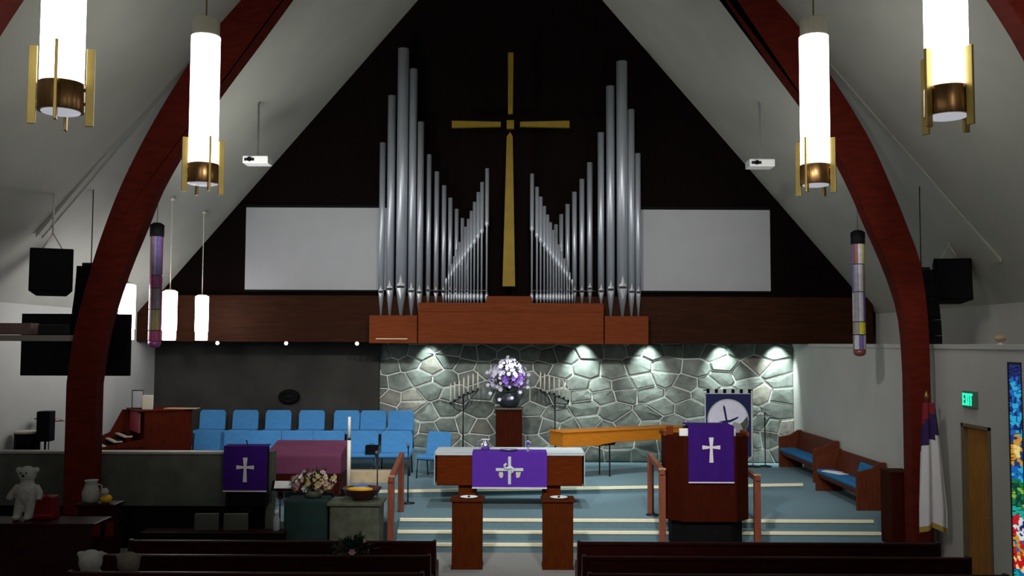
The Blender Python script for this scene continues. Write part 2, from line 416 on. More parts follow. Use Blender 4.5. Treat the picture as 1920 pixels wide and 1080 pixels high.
tag(o, 'low carpeted riser under the back row of blue chairs', 'riser')

# ------------------------------------------------------------------ pipe organ
OY = 23.3
org = thing('pipe_organ', 'silver pipe organ on an oak case below the cross', 'organ', (0, OY, 3.66))
def op(mb, name, m, par=org, **k):
    o = mb.build(name, m, par, **k)
    if par is org: o.location = (0, -OY, -3.66)
    return o
yf, yb = OY-.25, GY-.36
zc = az(568, yf); zs = az(592, yf); zm = az(555, yf); zb = 3.64
X = lambda px: ax(px, yf)
op(MB().box(X(785), X(1133), yf, yb, zb, zc), 'case_centre', 'case', bevel=.01)
op(MB().box(X(913), X(998), yf+.05, yb, zc, zm), 'case_block', 'case', bevel=.01)
op(MB().box(X(693), X(783), yf+.02, yb, zb, zs), 'case_side', 'case', bevel=.01)
op(MB().box(X(1135), X(1217), yf+.02, yb, zb, zs), 'case_side', 'case', bevel=.01)
op(MB().box(X(785), X(1133), yf-.02, yf, zc-.22, zc-.19), 'moulding', 'case', bevel=.008)
op(MB().box(X(706), X(765), yf-.005, yf+.02, zb+.1, zb+.115), 'moulding', 'nosing')
op(MB().box(X(800), X(912), OY+.05, OY+.12, az(545, OY), az(548, OY)+.05), 'pipe_rack', 'metal')
op(MB().box(X(1000), X(1120), OY+.05, OY+.12, az(545, OY), az(548, OY)+.05), 'pipe_rack', 'metal')
def flue(px, top, w, foot, mouth, dy=0.):
    Y = OY+.12+dy; x = ax(px, Y); r = w/2/(F/Y)*1.0
    z0 = zs if foot == 's' else zc
    zt = az(top, Y, px); zm_ = az(mouth, Y, px)
    p = op(MB().lathe([(r, zm_), (r, zt), (r*.86, zt), (r*.86, zt-.1)], (x, Y, 0), 20), 'pipe', 'pipe')
    MB().lathe([(r*.28, z0), (r*.95, zm_-.01), (r, zm_)], (x, Y, 0), 20).build('pipe_foot', 'pipe', p)
    h = r*1.5
    MB().box(x-r*.62, x+r*.62, Y-r*1.06, Y-r*.7, zm_-.005, zm_+.045).build('mouth_slot', 'dark', p)
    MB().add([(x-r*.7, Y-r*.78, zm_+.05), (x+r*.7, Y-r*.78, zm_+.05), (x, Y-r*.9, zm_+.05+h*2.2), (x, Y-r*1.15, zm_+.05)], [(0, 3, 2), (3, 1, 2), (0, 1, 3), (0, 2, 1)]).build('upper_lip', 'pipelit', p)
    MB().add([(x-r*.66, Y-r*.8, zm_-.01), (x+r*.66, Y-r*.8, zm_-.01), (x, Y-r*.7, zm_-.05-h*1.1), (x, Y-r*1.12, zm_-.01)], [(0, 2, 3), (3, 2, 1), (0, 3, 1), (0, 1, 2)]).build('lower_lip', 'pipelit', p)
L = [(715, 268, 11, 's', 549), (731.5, 180, 15, 's', 544), (752.5, 92, 21, 's', 540), (772, 130, 15, 's', 548), (787, 229, 12, 's', 550),
     (803, 290, 9.5, 'c', 546), (818, 322, 9, 'c', 549), (832, 348, 8.5, 'c', 549), (844, 371, 8, 'c', 548), (856, 392, 7.5, 'c', 548), (867, 409, 7, 'c', 548),
     (877, 428, 6.5, 'c', 548)]
R = [(1198, 288, 10.5, 's', 550), (1185, 206, 14, 's', 549), (1168, 116, 21, 's', 541), (1146, 162, 16, 's', 545), (1128, 249, 12, 'c', 548),
     (1107, 305, 10.5, 'c', 543), (1092, 336, 9.5, 'c', 548), (1078, 360, 9, 'c', 548), (1065, 383, 8.5, 'c', 548), (1053, 402, 8, 'c', 548), (1043, 421, 7.5, 'c', 548),
     (1033, 440, 6.5, 'c', 548)]
for i, a in enumerate(L+R): flue(*a, dy=.14 if i % 12 > 4 else (.0 if i % 2 == 0 else .03))
def reed(px, top, joint, w):
    Y = OY-.08; x = ax(px, Y); r = w/2/(F/Y)
    zt, zj, z0 = az(top, Y, px), az(joint, Y, px), zc
    p = op(MB().lathe([(r*.4, z0), (r*.5, zj), (r, zj+.05), (r, zj+.12), (r*.92, zj+.13), (r*.92, zt), (r*.75, zt)], (x, Y, 0), 12), 'reed_pipe', 'pipe')
    MB().lathe([(r*.2, z0), (r*.85, z0+.12), (r*.85, z0+.2), (r*.4, z0+.26)], (x, Y, 0), 10).build('boot', 'pipe', p)
dd = [0, 9.5, 16.5, 23.3, 29.5, 35, 40.5, 46, 51, 56, 61, 66, 71, 76]
for i, d in enumerate(dd):
    ww = 8.2-4.2*i/13
    reed(913-d, 316+2.7*d, 425+1.42*d, ww); reed(998+d, 326+2.6*d, 434+1.32*d, ww)

# ------------------------------------------------------------------ cross on the gable
CY = 23.1
cr = thing('wall_cross', 'large gold cross with tapering arms between the organ pipes', 'cross', (0, CY, 5))
def arm(pts, name='arm'):
    P = [at(x, y, CY) for x, y in pts]
    o = MB().prism([(p.x, p.z) for p in P], 'y', CY, CY+.12).build(name, 'gold', cr, bevel=.008); o.location = (0, -CY, -5)
arm([(953.5, 98), (964, 98), (962.5, 213), (953.5, 213)])
arm([(943, 537), (967, 537), (962.5, 256), (957.5, 247), (951, 256)])
arm([(848, 226), (940, 228), (940, 237), (848, 239)])
arm([(976, 228), (1069, 226), (1069, 239), (976, 237)])
arm([(951, 225), (965, 225), (965, 241), (951, 241)], 'centre_piece')
b = MB(); p = at(957.5, 232, CY); b.box(p.x-.035, p.x+.035, CY+.1, CY+.16, p.z-3.6, p.z+1.6); b.box(p.x-1.3, p.x+1.3, CY+.1, CY+.16, p.z-.03, p.z+.03)
b.box(p.x-.02, p.x+.02, CY+.14, GY, p.z-.02, p.z+.02)
o = b.build('backing_bar', 'gable', cr); o.location = (0, -CY, -5)

# ------------------------------------------------------------------ projection screens
def pscreen(x0, y0, x1, y1, label):
    Y = GY-.08; a = at(x0, y0, Y); b_ = at(x1, y1, Y)
    t = thing('projection_screen', label, 'screen', ((a.x+b_.x)/2, Y, b_.z), group='blank screens beside the organ')
    w = (b_.x-a.x)/2; h = a.z-b_.z
    MB().box(-w, w, -.01, .01, 0, h).build('screen_surface', 'screen', t)
    MB().box(-w-.03, w+.03, .0, .07, h, h+.08).build('screen_case', 'black', t, bevel=.01)
    MB().box(-w, w, -.025, .025, -.05, 0).build('bottom_bar', 'black', t, bevel=.01)
pscreen(463, 389, 738, 544, 'blank pale grey screen left of the organ pipes')
pscreen(1170, 393, 1446, 546, 'blank pale grey screen right of the organ pipes')

# ------------------------------------------------------------------ pendant lamps
def big_lamp(px, Y, label, rot):
    z = lambda py, s=135.: EYE+(643-py)/s
    t = thing('pendant_lamp', label, 'lamp', (px, Y, 5.74), group='large cylinder pendants of the nave')
    def b(mb, n, m, par=t, **k): return mb.build(n, m, par, **k)
    r = .2
    b(MB().lathe([(r, .40), (r, 2.22)], seg=32), 'shade', 'lamp')
    b(MB().lathe([(r+.008, .13), (r+.012, .14), (r+.012, .40), (r+.004, .41)], seg=32), 'bottom_band', 'brassdk')
    b(MB().lathe([(.01, .118), (r*.86, .118), (r*.9, .132)], seg=32), 'diffuser', 'diff')
    b(MB().lathe([(r+.004, 2.20), (r-.012, 2.23), (r-.012, 2.46), (r-.03, 2.475), (.02, 2.48)], seg=32), 'top_cap', 'capm')
    zc_ = ceil_z(px)-5.74
    b(MB().lathe([(.012, 2.47), (.012, zc_-.05), (.06, zc_-.04), (.06, zc_+.02)], seg=10), 'rod', 'brass')
    for k in range(4):
        Mx = Matrix.Rotation(rot+k*PI/2, 4, 'Z')
        f = b(MB().box(r+.02, r+.095, -.014, .014, 0, .76, Mx), 'fin', 'brass', bevel=.003)
        MB().box(r-.005, r+.03, -.008, .008, .2, .23, Mx).box(r-.005, r+.03, -.008, .008, .34, .37, Mx).build('fin_bracket', 'brassdk', f)
    l = bpy.data.objects
    return t

big_lamp(-4.34, 13.35, 'full-height lit cylinder pendant before the left arch', math.radians(-54))
big_lamp(4.22, 13.25, 'full-height lit cylinder pendant before the right arch', math.radians(-134))
big_lamp(-4.36, 9.15, 'near lit cylinder pendant cut by the top left of the frame', math.radians(-75))
big_lamp(4.22, 9.2, 'near lit cylinder pendant cut by the top right of the frame', math.radians(-64))
for Y, w1 in ((4.9, 'first'), (.7, 'second'), (-3.4, 'third')):  # unseen pendant pairs added to raise the light in the room
    for x, w2 in ((-4.3, 'left'), (4.22, 'right')):
        big_lamp(x, Y, 'added lit cylinder pendant outside the frame, %s pair towards the rear, %s side' % (w1, w2), 1.2)
def small_lamp(x, Y, label):
    t = thing('small_pendant_lamp', label, 'lamp', (x, Y, 3.69), group='small cylinder pendants along the left wall')
    MB().lathe([(.125, 0), (.135, .01), (.135, .2), (.15, .21), (.15, 1.02), (.14, 1.03)], seg=24).build('shade', 'lamps', t)
    MB().lathe([(.11, 1.03), (.11, 1.06), (.02, 1.08)], seg=20).build('top_cap', 'capm', t)
    zc_ = ceil_z(x)-3.69
    MB().lathe([(.012, 1.07), (.012, zc_-.04), (.07, zc_-.03), (.07, zc_+.03)], seg=10).build('rod', 'capm', t)
small_lamp(-7.22, 18.0, 'lit small pendant partly hidden by the left arch')
small_lamp(-7.22, 20.25, 'middle one of the three lit small pendants, beside the coloured tube')
small_lamp(-7.22, 22.35, 'farthest lit small pendant, glowing against the brown beam')

# coloured glass tubes
def glass_tube(px, y0, y1, Y, label, bands, endc):
    a = at(px, y0, Y); b_ = at(px, y1, Y); h = a.z-b_.z
    t = thing('stained_glass_tube', label, 'lantern', (a.x, Y, b_.z), group='hanging coloured glass tubes')
    r = .115; zz = .12
    MB().lathe([(.03, 0), (r*.7, .015), (r*.95, .05), (r, .12)], seg=20).build('round_end', painted(*endc), t)
    H = h-.12-.24; k0 = 0
    for fr, cols in bands:
        z0 = .12+H*k0; z1 = .12+H*(k0+fr); k0 += fr
        nseg = 8
        for i in range(nseg):
            key, col = cols[i % len(cols)]
            a0 = 2*PI*i/nseg+.04-PI/2-.4; a1 = a0+2*PI/nseg-.05; vs = []
            for rr in (r, r-.01):
                for zq in (z0+.008, z1-.008):
                    for aa in (a0, (a0+a1)/2, a1): vs.append((rr*math.cos(aa), rr*math.sin(aa), zq))
            fs = [(0, 1, 4, 3), (1, 2, 5, 4), (7, 6, 9, 10), (8, 7, 10, 11), (0, 3, 9, 6), (2, 8, 11, 5), (3, 4, 10, 9), (4, 5, 11, 10), (0, 6, 7, 1), (1, 7, 8, 2)]
            MB().add(vs, fs).build('glass_piece', painted(key, col), t)
    MB().lathe([(r-.014, .1), (r-.014, h-.2)], seg=16).build('inner_tube', 'lead', t)
    MB().lathe([(r+.012, h-.26), (r+.014, h-.04), (r*.6, h)], seg=20).build('top_cap', 'black', t)
    MB().lathe([(.006, h-.01), (.006, ceil_z(a.x)-b_.z+.02)], seg=8).build('cord', 'metal', t)
W_, V_, Yw, G_, P_, O_, B_ = ('white', (.42, .40, .46)), ('violet', (.13, .10, .30)), ('yellow', (.50, .45, .04)), ('grey', (.2, .2, .24)), ('pink', (.30, .05, .14)), ('olive', (.26, .22, .10)), ('brown', (.16, .05, .035))
glass_tube(1609, 432, 668, 17.8, 'slim glass tube with yellow band hanging by the right arch',
    [(.14, [V_, W_, G_, W_]), (.12, [Yw, Yw, O_, G_]), (.28, [W_, V_, W_, G_]), (.26, [W_, O_, V_, G_]), (.2, [W_, Yw, V_, B_])], B_)
glass_tube(296, 418, 652, 17.8, 'slim pink and violet glass tube hanging by the left arch',
    [(.1, [P_]), (.2, [O_, O_, P_, G_]), (.2, [('mauve', (.22, .13, .16)), G_, P_]), (.12, [P_, ('plum', (.24, .05, .2))]), (.38, [('lilac', (.24, .17, .30)), V_, P_, ('mauve', (.22, .13, .16))])], ('plum', (.24, .05, .2)))

# ------------------------------------------------------------------ projectors on ceiling poles
def projector(px, py, Y, label):
    a = at(px, py, Y)
    t = thing('ceiling_projector', label, 'projector', (a.x, Y, a.z), group='white projectors on ceiling poles')
    MB().box(-.27, .27, -.2, .2, -.08, .08).build('body', 'paper', t, bevel=.02)
    MB().lathe([(.045, 0), (.045, .05)], seg=14, M_=Matrix.Translation((-.12, -.2, 0)) @ Matrix.Rotation(PI/2, 4, 'X')).build('lens', 'black', t)
    MB().box(-.23, -.02, -.206, -.2, -.03, .03).build('vent', 'metal', t)
    zt = ceil_z(a.x)-a.z
    MB().lathe([(.09, .08), (.09, .12), (.022, .13), (.022, zt+.02)], seg=12).build('pole', 'screen', t)
projector(484, 302, 20.3, 'white projector hanging on a pole left of the organ')
projector(1426, 308, 20.3, 'white projector hanging on a pole right of the organ')

# ------------------------------------------------------------------ speakers
def hung_speaker(px, py, Y, w, h, rz, tilt, label):
    a = at(px, py, Y)
    t = thing('hanging_speaker', label, 'speaker', tuple(a), rz, group='black speakers under the roof slopes')
    Mt = Matrix.Rotation(tilt, 4, 'X')
    cb = MB().prism([(-w/2, -.28), (w/2, -.28), (w*.36, .28), (-w*.36, .28)], 'z', -h/2, h/2, Mt).build('cabinet', 'black', t, bevel=.015)
    MB().box(-w*.46, w*.46, -.3, -.28, -h*.46, h*.46, Mt).build('grille', 'grille', t)
    for s in (-1, 1):
        MB().tube([(s*.18, 0, h/2-.02), (0, .0, h/2+.30)], .010).build('hanger', 'capm', t)
    MB().tube([(0, 0, h/2+.29), (0, .0, ceil_z(a.x)-a.z+.03)], .014).build('drop_rod', 'capm', t)
hung_speaker(98, 511, 16.0, .66, .72, math.radians(24), math.radians(-6), 'black speaker hung at the far left under the roof')
hung_speaker(1782, 528, 17.7, .65, .77, math.radians(-12), math.radians(-6), 'black speaker hung right of the right arch')
def line_array(pts, label, side):
    t = thing('line_array_speaker', label, 'speaker', tuple(pts[-1]), group='curved black speaker columns behind the arches')
    base = pts[-1]; n = 7
    P = smooth(pts, 6); tot = len(P)-1
    for i in range(n):
        a = P[int(i*tot/n)]; b_ = P[int((i+1)*tot/n)]
        d = (b_-a); L_ = d.length; ang = math.atan2(d.x, -d.z)
        c_ = (a+b_)/2-base
        Mx = Matrix.Translation(c_) @ Matrix.Rotation(-ang, 4, 'Y')
        m = MB().box(-.19, .17, -.16, .16, -L_/2-.004, L_/2-.004, Mx).build('speaker_module', 'black', t, bevel=.01)
        MB().box(-.125, .125, -.175, -.16, -L_/2+.02, L_/2-.02, Mx).build('grille', 'grille', m)
    top = P[0]-base
    MB().box(top.x-.11, top.x+.11, -.12, .12, top.z, top.z+.06).build('hanging_frame', 'metal', t)
    MB().tube([top+Vector((0, 0, .05)), (top.x, 0, ceil_z(P[0].x)-base.z+.02)], .01).build('cable', 'metal', t)
LY = 17.05
line_array([at(x, y, LY) for x, y in ((1728, 508), (1736, 560), (1742, 620), (1743, 670), (1739, 705))], 'curved black speaker column beside the right arch leg', 1)
line_array([at(x, y, LY) for x, y in ((172, 500), (168, 550), (160, 610), (158, 660), (162, 700))], 'curved black speaker column beside the left arch leg', -1)

# ------------------------------------------------------------------ wall screen and ledge at the left
a, b_ = at(42, 588, 17.3), at(243, 705, 17.3)
t = thing('wall_display', 'large black display screen behind the left arch leg', 'display', ((a.x+b_.x)/2, 17.3, b_.z))
w_, h_ = (b_.x-a.x)/2, a.z-b_.z
MB().box(-w_, w_, 0, .08, 0, h_).build('frame', 'black', t, bevel=.01)
MB().box(-w_+.03, w_-.03, -.006, .0, .03, h_-.03).build('panel', 'glassblk', t)
MB().box(-.05, .05, .08, .16, h_*.4, 1.9).build('bracket', 'metal', t)
a, b_ = at(-40, 628, 16.6), at(150, 640, 16.6)
struct(MB().box(LX, b_.x, 16.5, 16.9, b_.z, a.z).build('trim_shelf', 'ledge', bevel=.01))
a, b_ = at(2, 606, 16.7), at(66, 628, 16.7)
tag(MB().box(a.x, b_.x, 16.55, 16.85, 0, a.z-b_.z-.002).build('storage_box', 'pink', bevel=.01), 'dusty pink box on the ledge at the far left', 'box').location = (0, 0, b_.z+.004)
a, b_ = at(80, 609, 16.7), at(138, 628, 16.7)
tag(MB().box(a.x, b_.x, 16.55, 16.85, 0, a.z-b_.z-.002).build('storage_box', 'metal', bevel=.01), 'dark grey box on the ledge before the black display', 'box').location = (0, 0, b_.z+.004)

# ------------------------------------------------------------------ spot fixtures under the beam
for i, px in enumerate((408, 537, 670)):
    Y = 23.35; p = at(px, 644, Y)
    t = thing('beam_spotlight', ('small lit spotlight under the beam beside the farthest small pendant', 'small lit spotlight under the middle of the left beam', 'small lit spotlight under the beam close to the organ case')[i],
              'spotlight', (p.x, Y+.1, 3.66), group='lit spotlights under the beam')
    Mx = Matrix.Translation((0, 0, -.03)) @ Matrix.Rotation(PI/2, 4, 'X')
    MB().lathe([(.03, -.08), (.05, -.06), (.055, .06), (.05, .07)], seg=14, M_=Mx).build('housing', 'black', t)
    MB().lathe([(.01, .068), (.045, .068), (.045, .075)], seg=14, M_=Mx).build('lens', 'spotlens', t)
for (x, p), lb in zip(WASH+[(-.05, 0)], ('over the left candelabrum', 'over the right candelabrum', 'over the oak table', 'over the navy banner', 'in the corner by the white wall', 'over the violet flowers')):
    t = thing('wall_wash_spotlight', 'shaded spotlight behind the beam '+lb, 'spotlight', (x, 24.5, 4.1), group='wall washers behind the beam')
    MB().lathe([(.02, 0), (.02, -.04), (.06, -.05), (.06, -.06)], seg=12).build('housing', 'black', t)

# ------------------------------------------------------------------ altar
AX = ax(957.5, 18.8)
t = thing('altar_table', 'wide wooden altar table with white top between the two stands', 'altar', (AX, 18.8, .45))
hw = (ax(1097, 18.8)-ax(820, 18.8))/2
zt = az(850, 18.75)-.45; zbm = az(911, 18.8)-.45
MB().box(-hw+.03, hw-.03, 0, .95, zbm, zt-.05).build('body', 'altar', t, bevel=.02)
for s in (-1, 1):
    MB().box(s*(hw-.62)-.17, s*(hw-.62)+.17, .12, .82, 0, zbm).build('leg', 'altar', t, bevel=.01)
MB().box(-hw, hw, -.04, 1.0, zt-.05, zt).build('table_top', 'white', t, bevel=.02)
zt_w = .45+zt
# white linen runner down the ends, thin
lr = MB(); lr.box(hw+.001, hw+.012, -.04, .98, zbm-.02, zt+.006); lr.box(-hw-.012, -hw-.001, -.04, .98, zbm+.02, zt+.006); lr.box(-hw-.012, hw+.012, -.045, .98, zt+.001, zt+.007)
o = lr.build('altar_linen', 'white'); o.location = (AX, 18.8, .45); tag(o, 'white linen cloth over the altar top', 'cloth')
pw = (ax(1027, 18.74)-ax(888, 18.74))/2; pc = ax(957.5, 18.74)-AX
t = thing('altar_frontal', 'purple frontal with crossed emblem hanging on the altar', 'cloth', (AX+pc, 18.74, .45))
fm = MB(); n = 28; vs = []; fs = []
for i in range(n+1):
    x = -pw+2*pw*i/n; yy = .004*math.sin(i*1.3)
    for (dy, z) in ((0, zbm-.02), (0, zt+.012), (.6, zt+.012)): vs.append((x, dy+yy if dy == 0 else dy, z))
    for (dy, z) in ((.012, zbm-.02), (.012, zt+.008), (.6, zt+.009)): vs.append((x, dy+yy if dy < .5 else dy, z))
for i in range(n):
    a, b_ = i*6, i*6+6
    fs += [(a, b_, b_+1, a+1), (a+1, b_+1, b_+2, a+2), (a+3, a+4, b_+4, b_+3), (a, a+3, b_+3, b_), (a+4, a+5, b_+5, b_+4), (a+2, b_+2, b_+5, a+5)]
fs += [(0, 1, 4, 3), (1, 2, 5, 4), (n*6, n*6+3, n*6+4, n*6+1), (n*6+1, n*6+4, n*6+5, n*6+2)]
fm.add(vs, fs).build('purple_panel', 'purple', t)
MB().box(-pw, pw, -.012, .004, zbm-.045, zbm-.018).build('fringe', 'silver', t)
ez = (zt+zbm)/2-.01; e = .265
em = MB().box(-.028, .028, -.02, -.006, ez-e, ez+e)
em.box(-e, -.03, -.02, -.006, ez-.01, ez+.045).box(.03, e, -.02, -.006, ez-.01, ez+.045)
em.build('emblem_cross', 'white', t)
rb = MB().tube([(-.06, -.026, ez+.13), (-.10, -.026, ez+.10), (-.09, -.026, ez+.05), (-.04, -.026, ez+.04), (.03, -.026, ez+.06), (.07, -.026, ez+.03), (.06, -.026, ez-.03), (.03, -.026, ez-.05)], [.022, .026, .024, .03, .03, .028, .022, .01], 8)
rb.build('emblem_ribbon', 'white', t)
MB().prism([(-.2, ez-.03), (-.13, ez-.03), (-.12, ez-.09), (-.14, ez-.14), (-.18, ez-.14), (-.21, ez-.09)], 'y', -.018, -.006).build('emblem_loaf', 'cream', t)
MB().prism([(.12, ez-.03), (.22, ez-.03), (.2, ez-.11), (.18, ez-.14), (.13, ez-.14)], 'y', -.018, -.006).build('emblem_cup', 'cream', t)
tz = zt_w+.018
# altar ware
p = at(911, 838, 19.2)
t = thing('glass_ewer', 'clear silver-rimmed pitcher on the left half of the altar', 'pitcher', (p.x, 19.2, tz-.0095))
MB().lathe([(.05, 0), (.075, .01), (.10, .07), (.095, .12), (.055, .17), (.05, .2), (.06, .21)], seg=20).build('body', 'chrome', t)
MB().tube([(-.06, 0, .2), (-.13, 0, .19), (-.14, 0, .12), (-.09, 0, .07)], .011).build('handle', 'chrome', t)
MB().box(-.08, .09, -.06, .06, .208, .222).build('lid', 'silver', t, bevel=.005)
p = at(955, 838, 19.1)
t = thing('bread_plate', 'shallow silver plate at the centre of the altar', 'plate', (p.x, 19.1, tz))
MB().lathe([(.08, -.003), (.1, .0), (.17, .018), (.175, .022), (.168, .022), (.1, .008), (.02, .006)], seg=28).build('dish', 'chrome', t)
p = at(991, 838, 19.1)
t = thing('chalice', 'silver chalice on the right half of the altar', 'cup', (p.x, 19.1, tz-.0095))
MB().lathe([(.05, 0), (.05, .008), (.012, .02), (.012, .09), (.022, .1), (.012, .11)], seg=18).build('stem', 'chrome', t)
MB().lathe([(.012, .105), (.045, .13), (.055, .19), (.055, .205), (.05, .205), (.03, .15)], seg=18).build('cup_bowl', 'chrome', t)

# two pedestal stands
def pedestal(px, label, gl):
    Y = 15.75; x = ax(px, Y)
    t = thing('pedestal_stand', label, 'stand', (x, Y, 0), group='brown pedestals before the altar')
    zt = az(937, Y)
    w = .245
    MB().box(-w, w, 0, .42, .03, zt-.04).build('body', 'stand', t, bevel=.006)
    MB().box(-w-.03, w+.03, -.03, .45, zt-.04, zt).build('top', 'stand', t, bevel=.008)
    MB().box(-w-.01, w+.01, -.01, .43, 0, .04).build('base', 'stand', t, bevel=.006)
    q = thing('offering_plate', gl, 'plate', (x+.02, Y+.2, zt), group='white plates on the pedestals')
    MB().lathe([(.06, 0), (.09, .002), (.14, .014), (.145, .018), (.14, .018), (.08, .006), (.01, .004)], seg=26).build('dish', 'paper', q)
    MB().ball((0, 0, .02), (.022, .022, .018), 10, 6).build('knob', 'metal', q)
pedestal(879, 'left brown wooden pedestal stand before the altar', 'white plate on the left pedestal')
pedestal(1048, 'right brown wooden pedestal stand before the altar', 'white plate on the right pedestal')

# ------------------------------------------------------------------ pulpit
PY = 16.75; x0, x1 = ax(1252, PY), ax(1409, PY); pcx = (x0+x1)/2; hw = (x1-x0)/2
zb_, zt = az(978, PY), az(817, PY)
t = thing('pulpit', 'large dark red-brown wooden pulpit right of the altar', 'pulpit', (pcx, PY, 0))
MB().prism([(-hw, .3), (-hw*.62, 0), (hw*.62, 0), (hw, .3), (hw, .75), (-hw, .75)], 'z', zb_, zt).build('body', 'pulpit', t, bevel=.012)
MB().prism([(-hw*.85, .35), (-hw*.52, .1), (hw*.52, .1), (hw*.85, .35), (hw*.85, .7), (-hw*.85, .7)], 'z', 0, zb_).build('base', 'black', t)
MB().box(-hw*.5, hw*.5, .1, .6, zt, zt+.14).build('book_rest', 'pulpit', t, bevel=.01)
for s in (-1, 1):
    MB().box(s*hw-.03, s*hw+.03, .28, .78, zt-.02, zt+.05).build('side_rail', 'case', t, bevel=.01)
for s, n_ in ((-1, 'left'), (1, 'right')):
    MB().box(s*(hw*.56)-.05+s*.06, s*(hw*.56)+.05, .05, .12, zt, zt+.13).build('white_block', 'paper', t, bevel=.01)
MB().box(-hw*.97, -hw*.80, .1+.2, .34, zt, zt+.15).build('wood_block', 'case', t, bevel=.01)
px0, px1 = ax(1290, PY-.03)-pcx, ax(1375, PY-.03)-pcx
def parament(root_loc, x0, x1, z0, z1, dpt, label, m, cs, cz, fr=True, crossm='silver'):
    t = thing('purple_parament', label, 'cloth', root_loc, group='purple cloths with a silver cross')
    fm = MB(); n = 16; vs = []; fs = []
    for i in range(n+1):
        x = x0+(x1-x0)*i/n; yy = .005*math.sin(i*1.1)
        for (y, z) in ((yy, z0), (yy, z1), (dpt, z1+.01), (dpt, z1-.002), (.014+yy, z1-.01), (.014+yy, z0)): vs.append((x, y, z))
    for i in range(n):
        a, b_ = i*6, i*6+6
        for k in range(6): fs.append((a+k, b_+k, b_+(k+1) % 6, a+(k+1) % 6))
    fs += [(0, 1, 4, 5), (1, 2, 3, 4), (n*6+5, n*6+4, n*6+1, n*6), (n*6+4, n*6+3, n*6+2, n*6+1)]
    fm.add(vs, fs).build('cloth_panel', m, t)
    xc = (x0+x1)/2
    if fr: MB().box(x0, x1, -.014, .0, z0+.0, z0+.022).build('fringe', 'silver', t)
    c = MB(); s_ = cs
    def fl(p): c.prism(p, 'y', -.018, -.006)
    fl([(xc-.022*s_, cz), (xc+.022*s_, cz), (xc+.04*s_, cz+.17*s_), (xc-.04*s_, cz+.17*s_)])
    fl([(xc-.035*s_, cz-.26*s_), (xc+.035*s_, cz-.26*s_), (xc+.022*s_, cz), (xc-.022*s_, cz)])
    fl([(xc-.155*s_, cz-.035*s_), (xc-.02*s_, cz-.018*s_), (xc-.02*s_, cz+.018*s_), (xc-.155*s_, cz+.035*s_)])
    fl([(xc+.02*s_, cz-.018*s_), (xc+.155*s_, cz-.035*s_), (xc+.155*s_, cz+.035*s_), (xc+.02*s_, cz+.018*s_)])
    c.build('silver_cross', crossm, t)
    return t
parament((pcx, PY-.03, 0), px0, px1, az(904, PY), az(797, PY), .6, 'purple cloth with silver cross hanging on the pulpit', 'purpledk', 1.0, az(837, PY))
# microphone stand at the pulpit and one by the blue chairs
def mic_stand(x, Y, z0, h, label):
    t = thing('microphone_stand', label, 'stand', (x, Y, z0), group='slim black microphone stands')
    MB().lathe([(.14, 0), (.14, .015), (.02, .03)], seg=18).build('base', 'metal', t)
    MB().lathe([(.013, .02), (.013, h)], seg=8).build('pole', 'metal', t)
    MB().tube([(0, 0, h-.02), (0, -.05, h+.02), (0, -.14, h+.05)], [.02, .03, .034], 10).build('microphone', 'metal', t)
mic_stand(ax(1224, 18.2), 18.2, .45, az(868, 18.2)-.45, 'slim black microphone stand left of the pulpit')
mic_stand(ax(769, 19.4), 19.4, .45, az(838, 19.4)-.45, 'slim black microphone stand behind the left handrail')
mic_stand(ax(712, 19.6), 19.6, .45, az(852, 19.6)-.45, 'slim black microphone stand before the blue chairs')

# ------------------------------------------------------------------ handrails
def handrail(x, p1, p2, label, x2=None, hh=(1.2, 1.55)):
    t = thing('step_handrail', label, 'handrail', (x, p1[0], 0), group='wooden handrails on the chancel steps')
    dx = (x2-x) if x2 is not None else 0; dy = p2[0]-p1[0]
    MB().box(-.055, .055, -.05, .05, 0+p1[1], hh[0]).build('post', 'rail', t, bevel=.008)
    MB().box(dx-.055, dx+.055, dy-.05, dy+.05, p2[1], hh[1]).build('post', 'rail', t, bevel=.008)
    MB().prism([(-.08, hh[0]-.04), (dy+.08, hh[1]-.04), (dy+.08, hh[1]+.06), (-.08, hh[0]+.06)], 'x', -.045, .045, Matrix.Shear('XZ', 4, (0, 0)) if False else None).build('rail', 'rail', t, bevel=.01)
    MB().box(-.06, .06, -.06, .06, hh[0]+.04, hh[0]+.07).build('post_cap', 'tan', t, bevel=.006)
handrail(ax(738, 16.95), (16.95, 0), (18.45, .45), 'red-brown handrail at the left end of the chancel steps', hh=(az(900, 16.95), az(855, 18.45)))
handrail(ax(1241, 16.9), (16.9, 0), (18.3, .45), 'brown handrail close to the left side of the pulpit', hh=(az(868, 16.9)-.15, az(855, 18.3)))
handrail(ax(1417, 16.9), (16.9, 0), (18.3, .45), 'brown handrail close to the right side of the pulpit', hh=(az(895, 16.9), az(865, 18.3)-.1))

# ------------------------------------------------------------------ choir chairs
def make_chair(loc, rz, label, group):
    t = thing('choir_chair', label, 'chair', loc, rz, group)
    w = .27
    MB().box(-w, w, -.24, .26, .40, .49).build('seat', 'blue', t, bevel=.03)
    Mb = Matrix.Translation((0, .27, .46)) @ Matrix.Rotation(math.radians(-9), 4, 'X')
    MB().prism([(-w, 0), (w, 0), (w, .42), (w*.86, .50), (-w*.86, .50), (-w, .42)], 'y', -.035, .035, Mb).build('backrest', 'blue', t, bevel=.02)
    for sx in (-1, 1):
        MB().tube([(sx*(w-.02), -.2, .42), (sx*(w-.01), -.24, 0)], .013).build('leg', 'metal', t)
        MB().tube([(sx*(w-.02), .30, .62), (sx*(w-.02), .25, .42), (sx*(w-.01), .33, 0)], .013).build('leg', 'metal', t)
    MB().box(-w+.02, w-.02, -.2, .24, .385, .402).build('seat_frame', 'metal', t)
    return t
ORD = ['first', 'second', 'third', 'fourth', 'fifth', 'sixth', 'seventh', 'eighth']
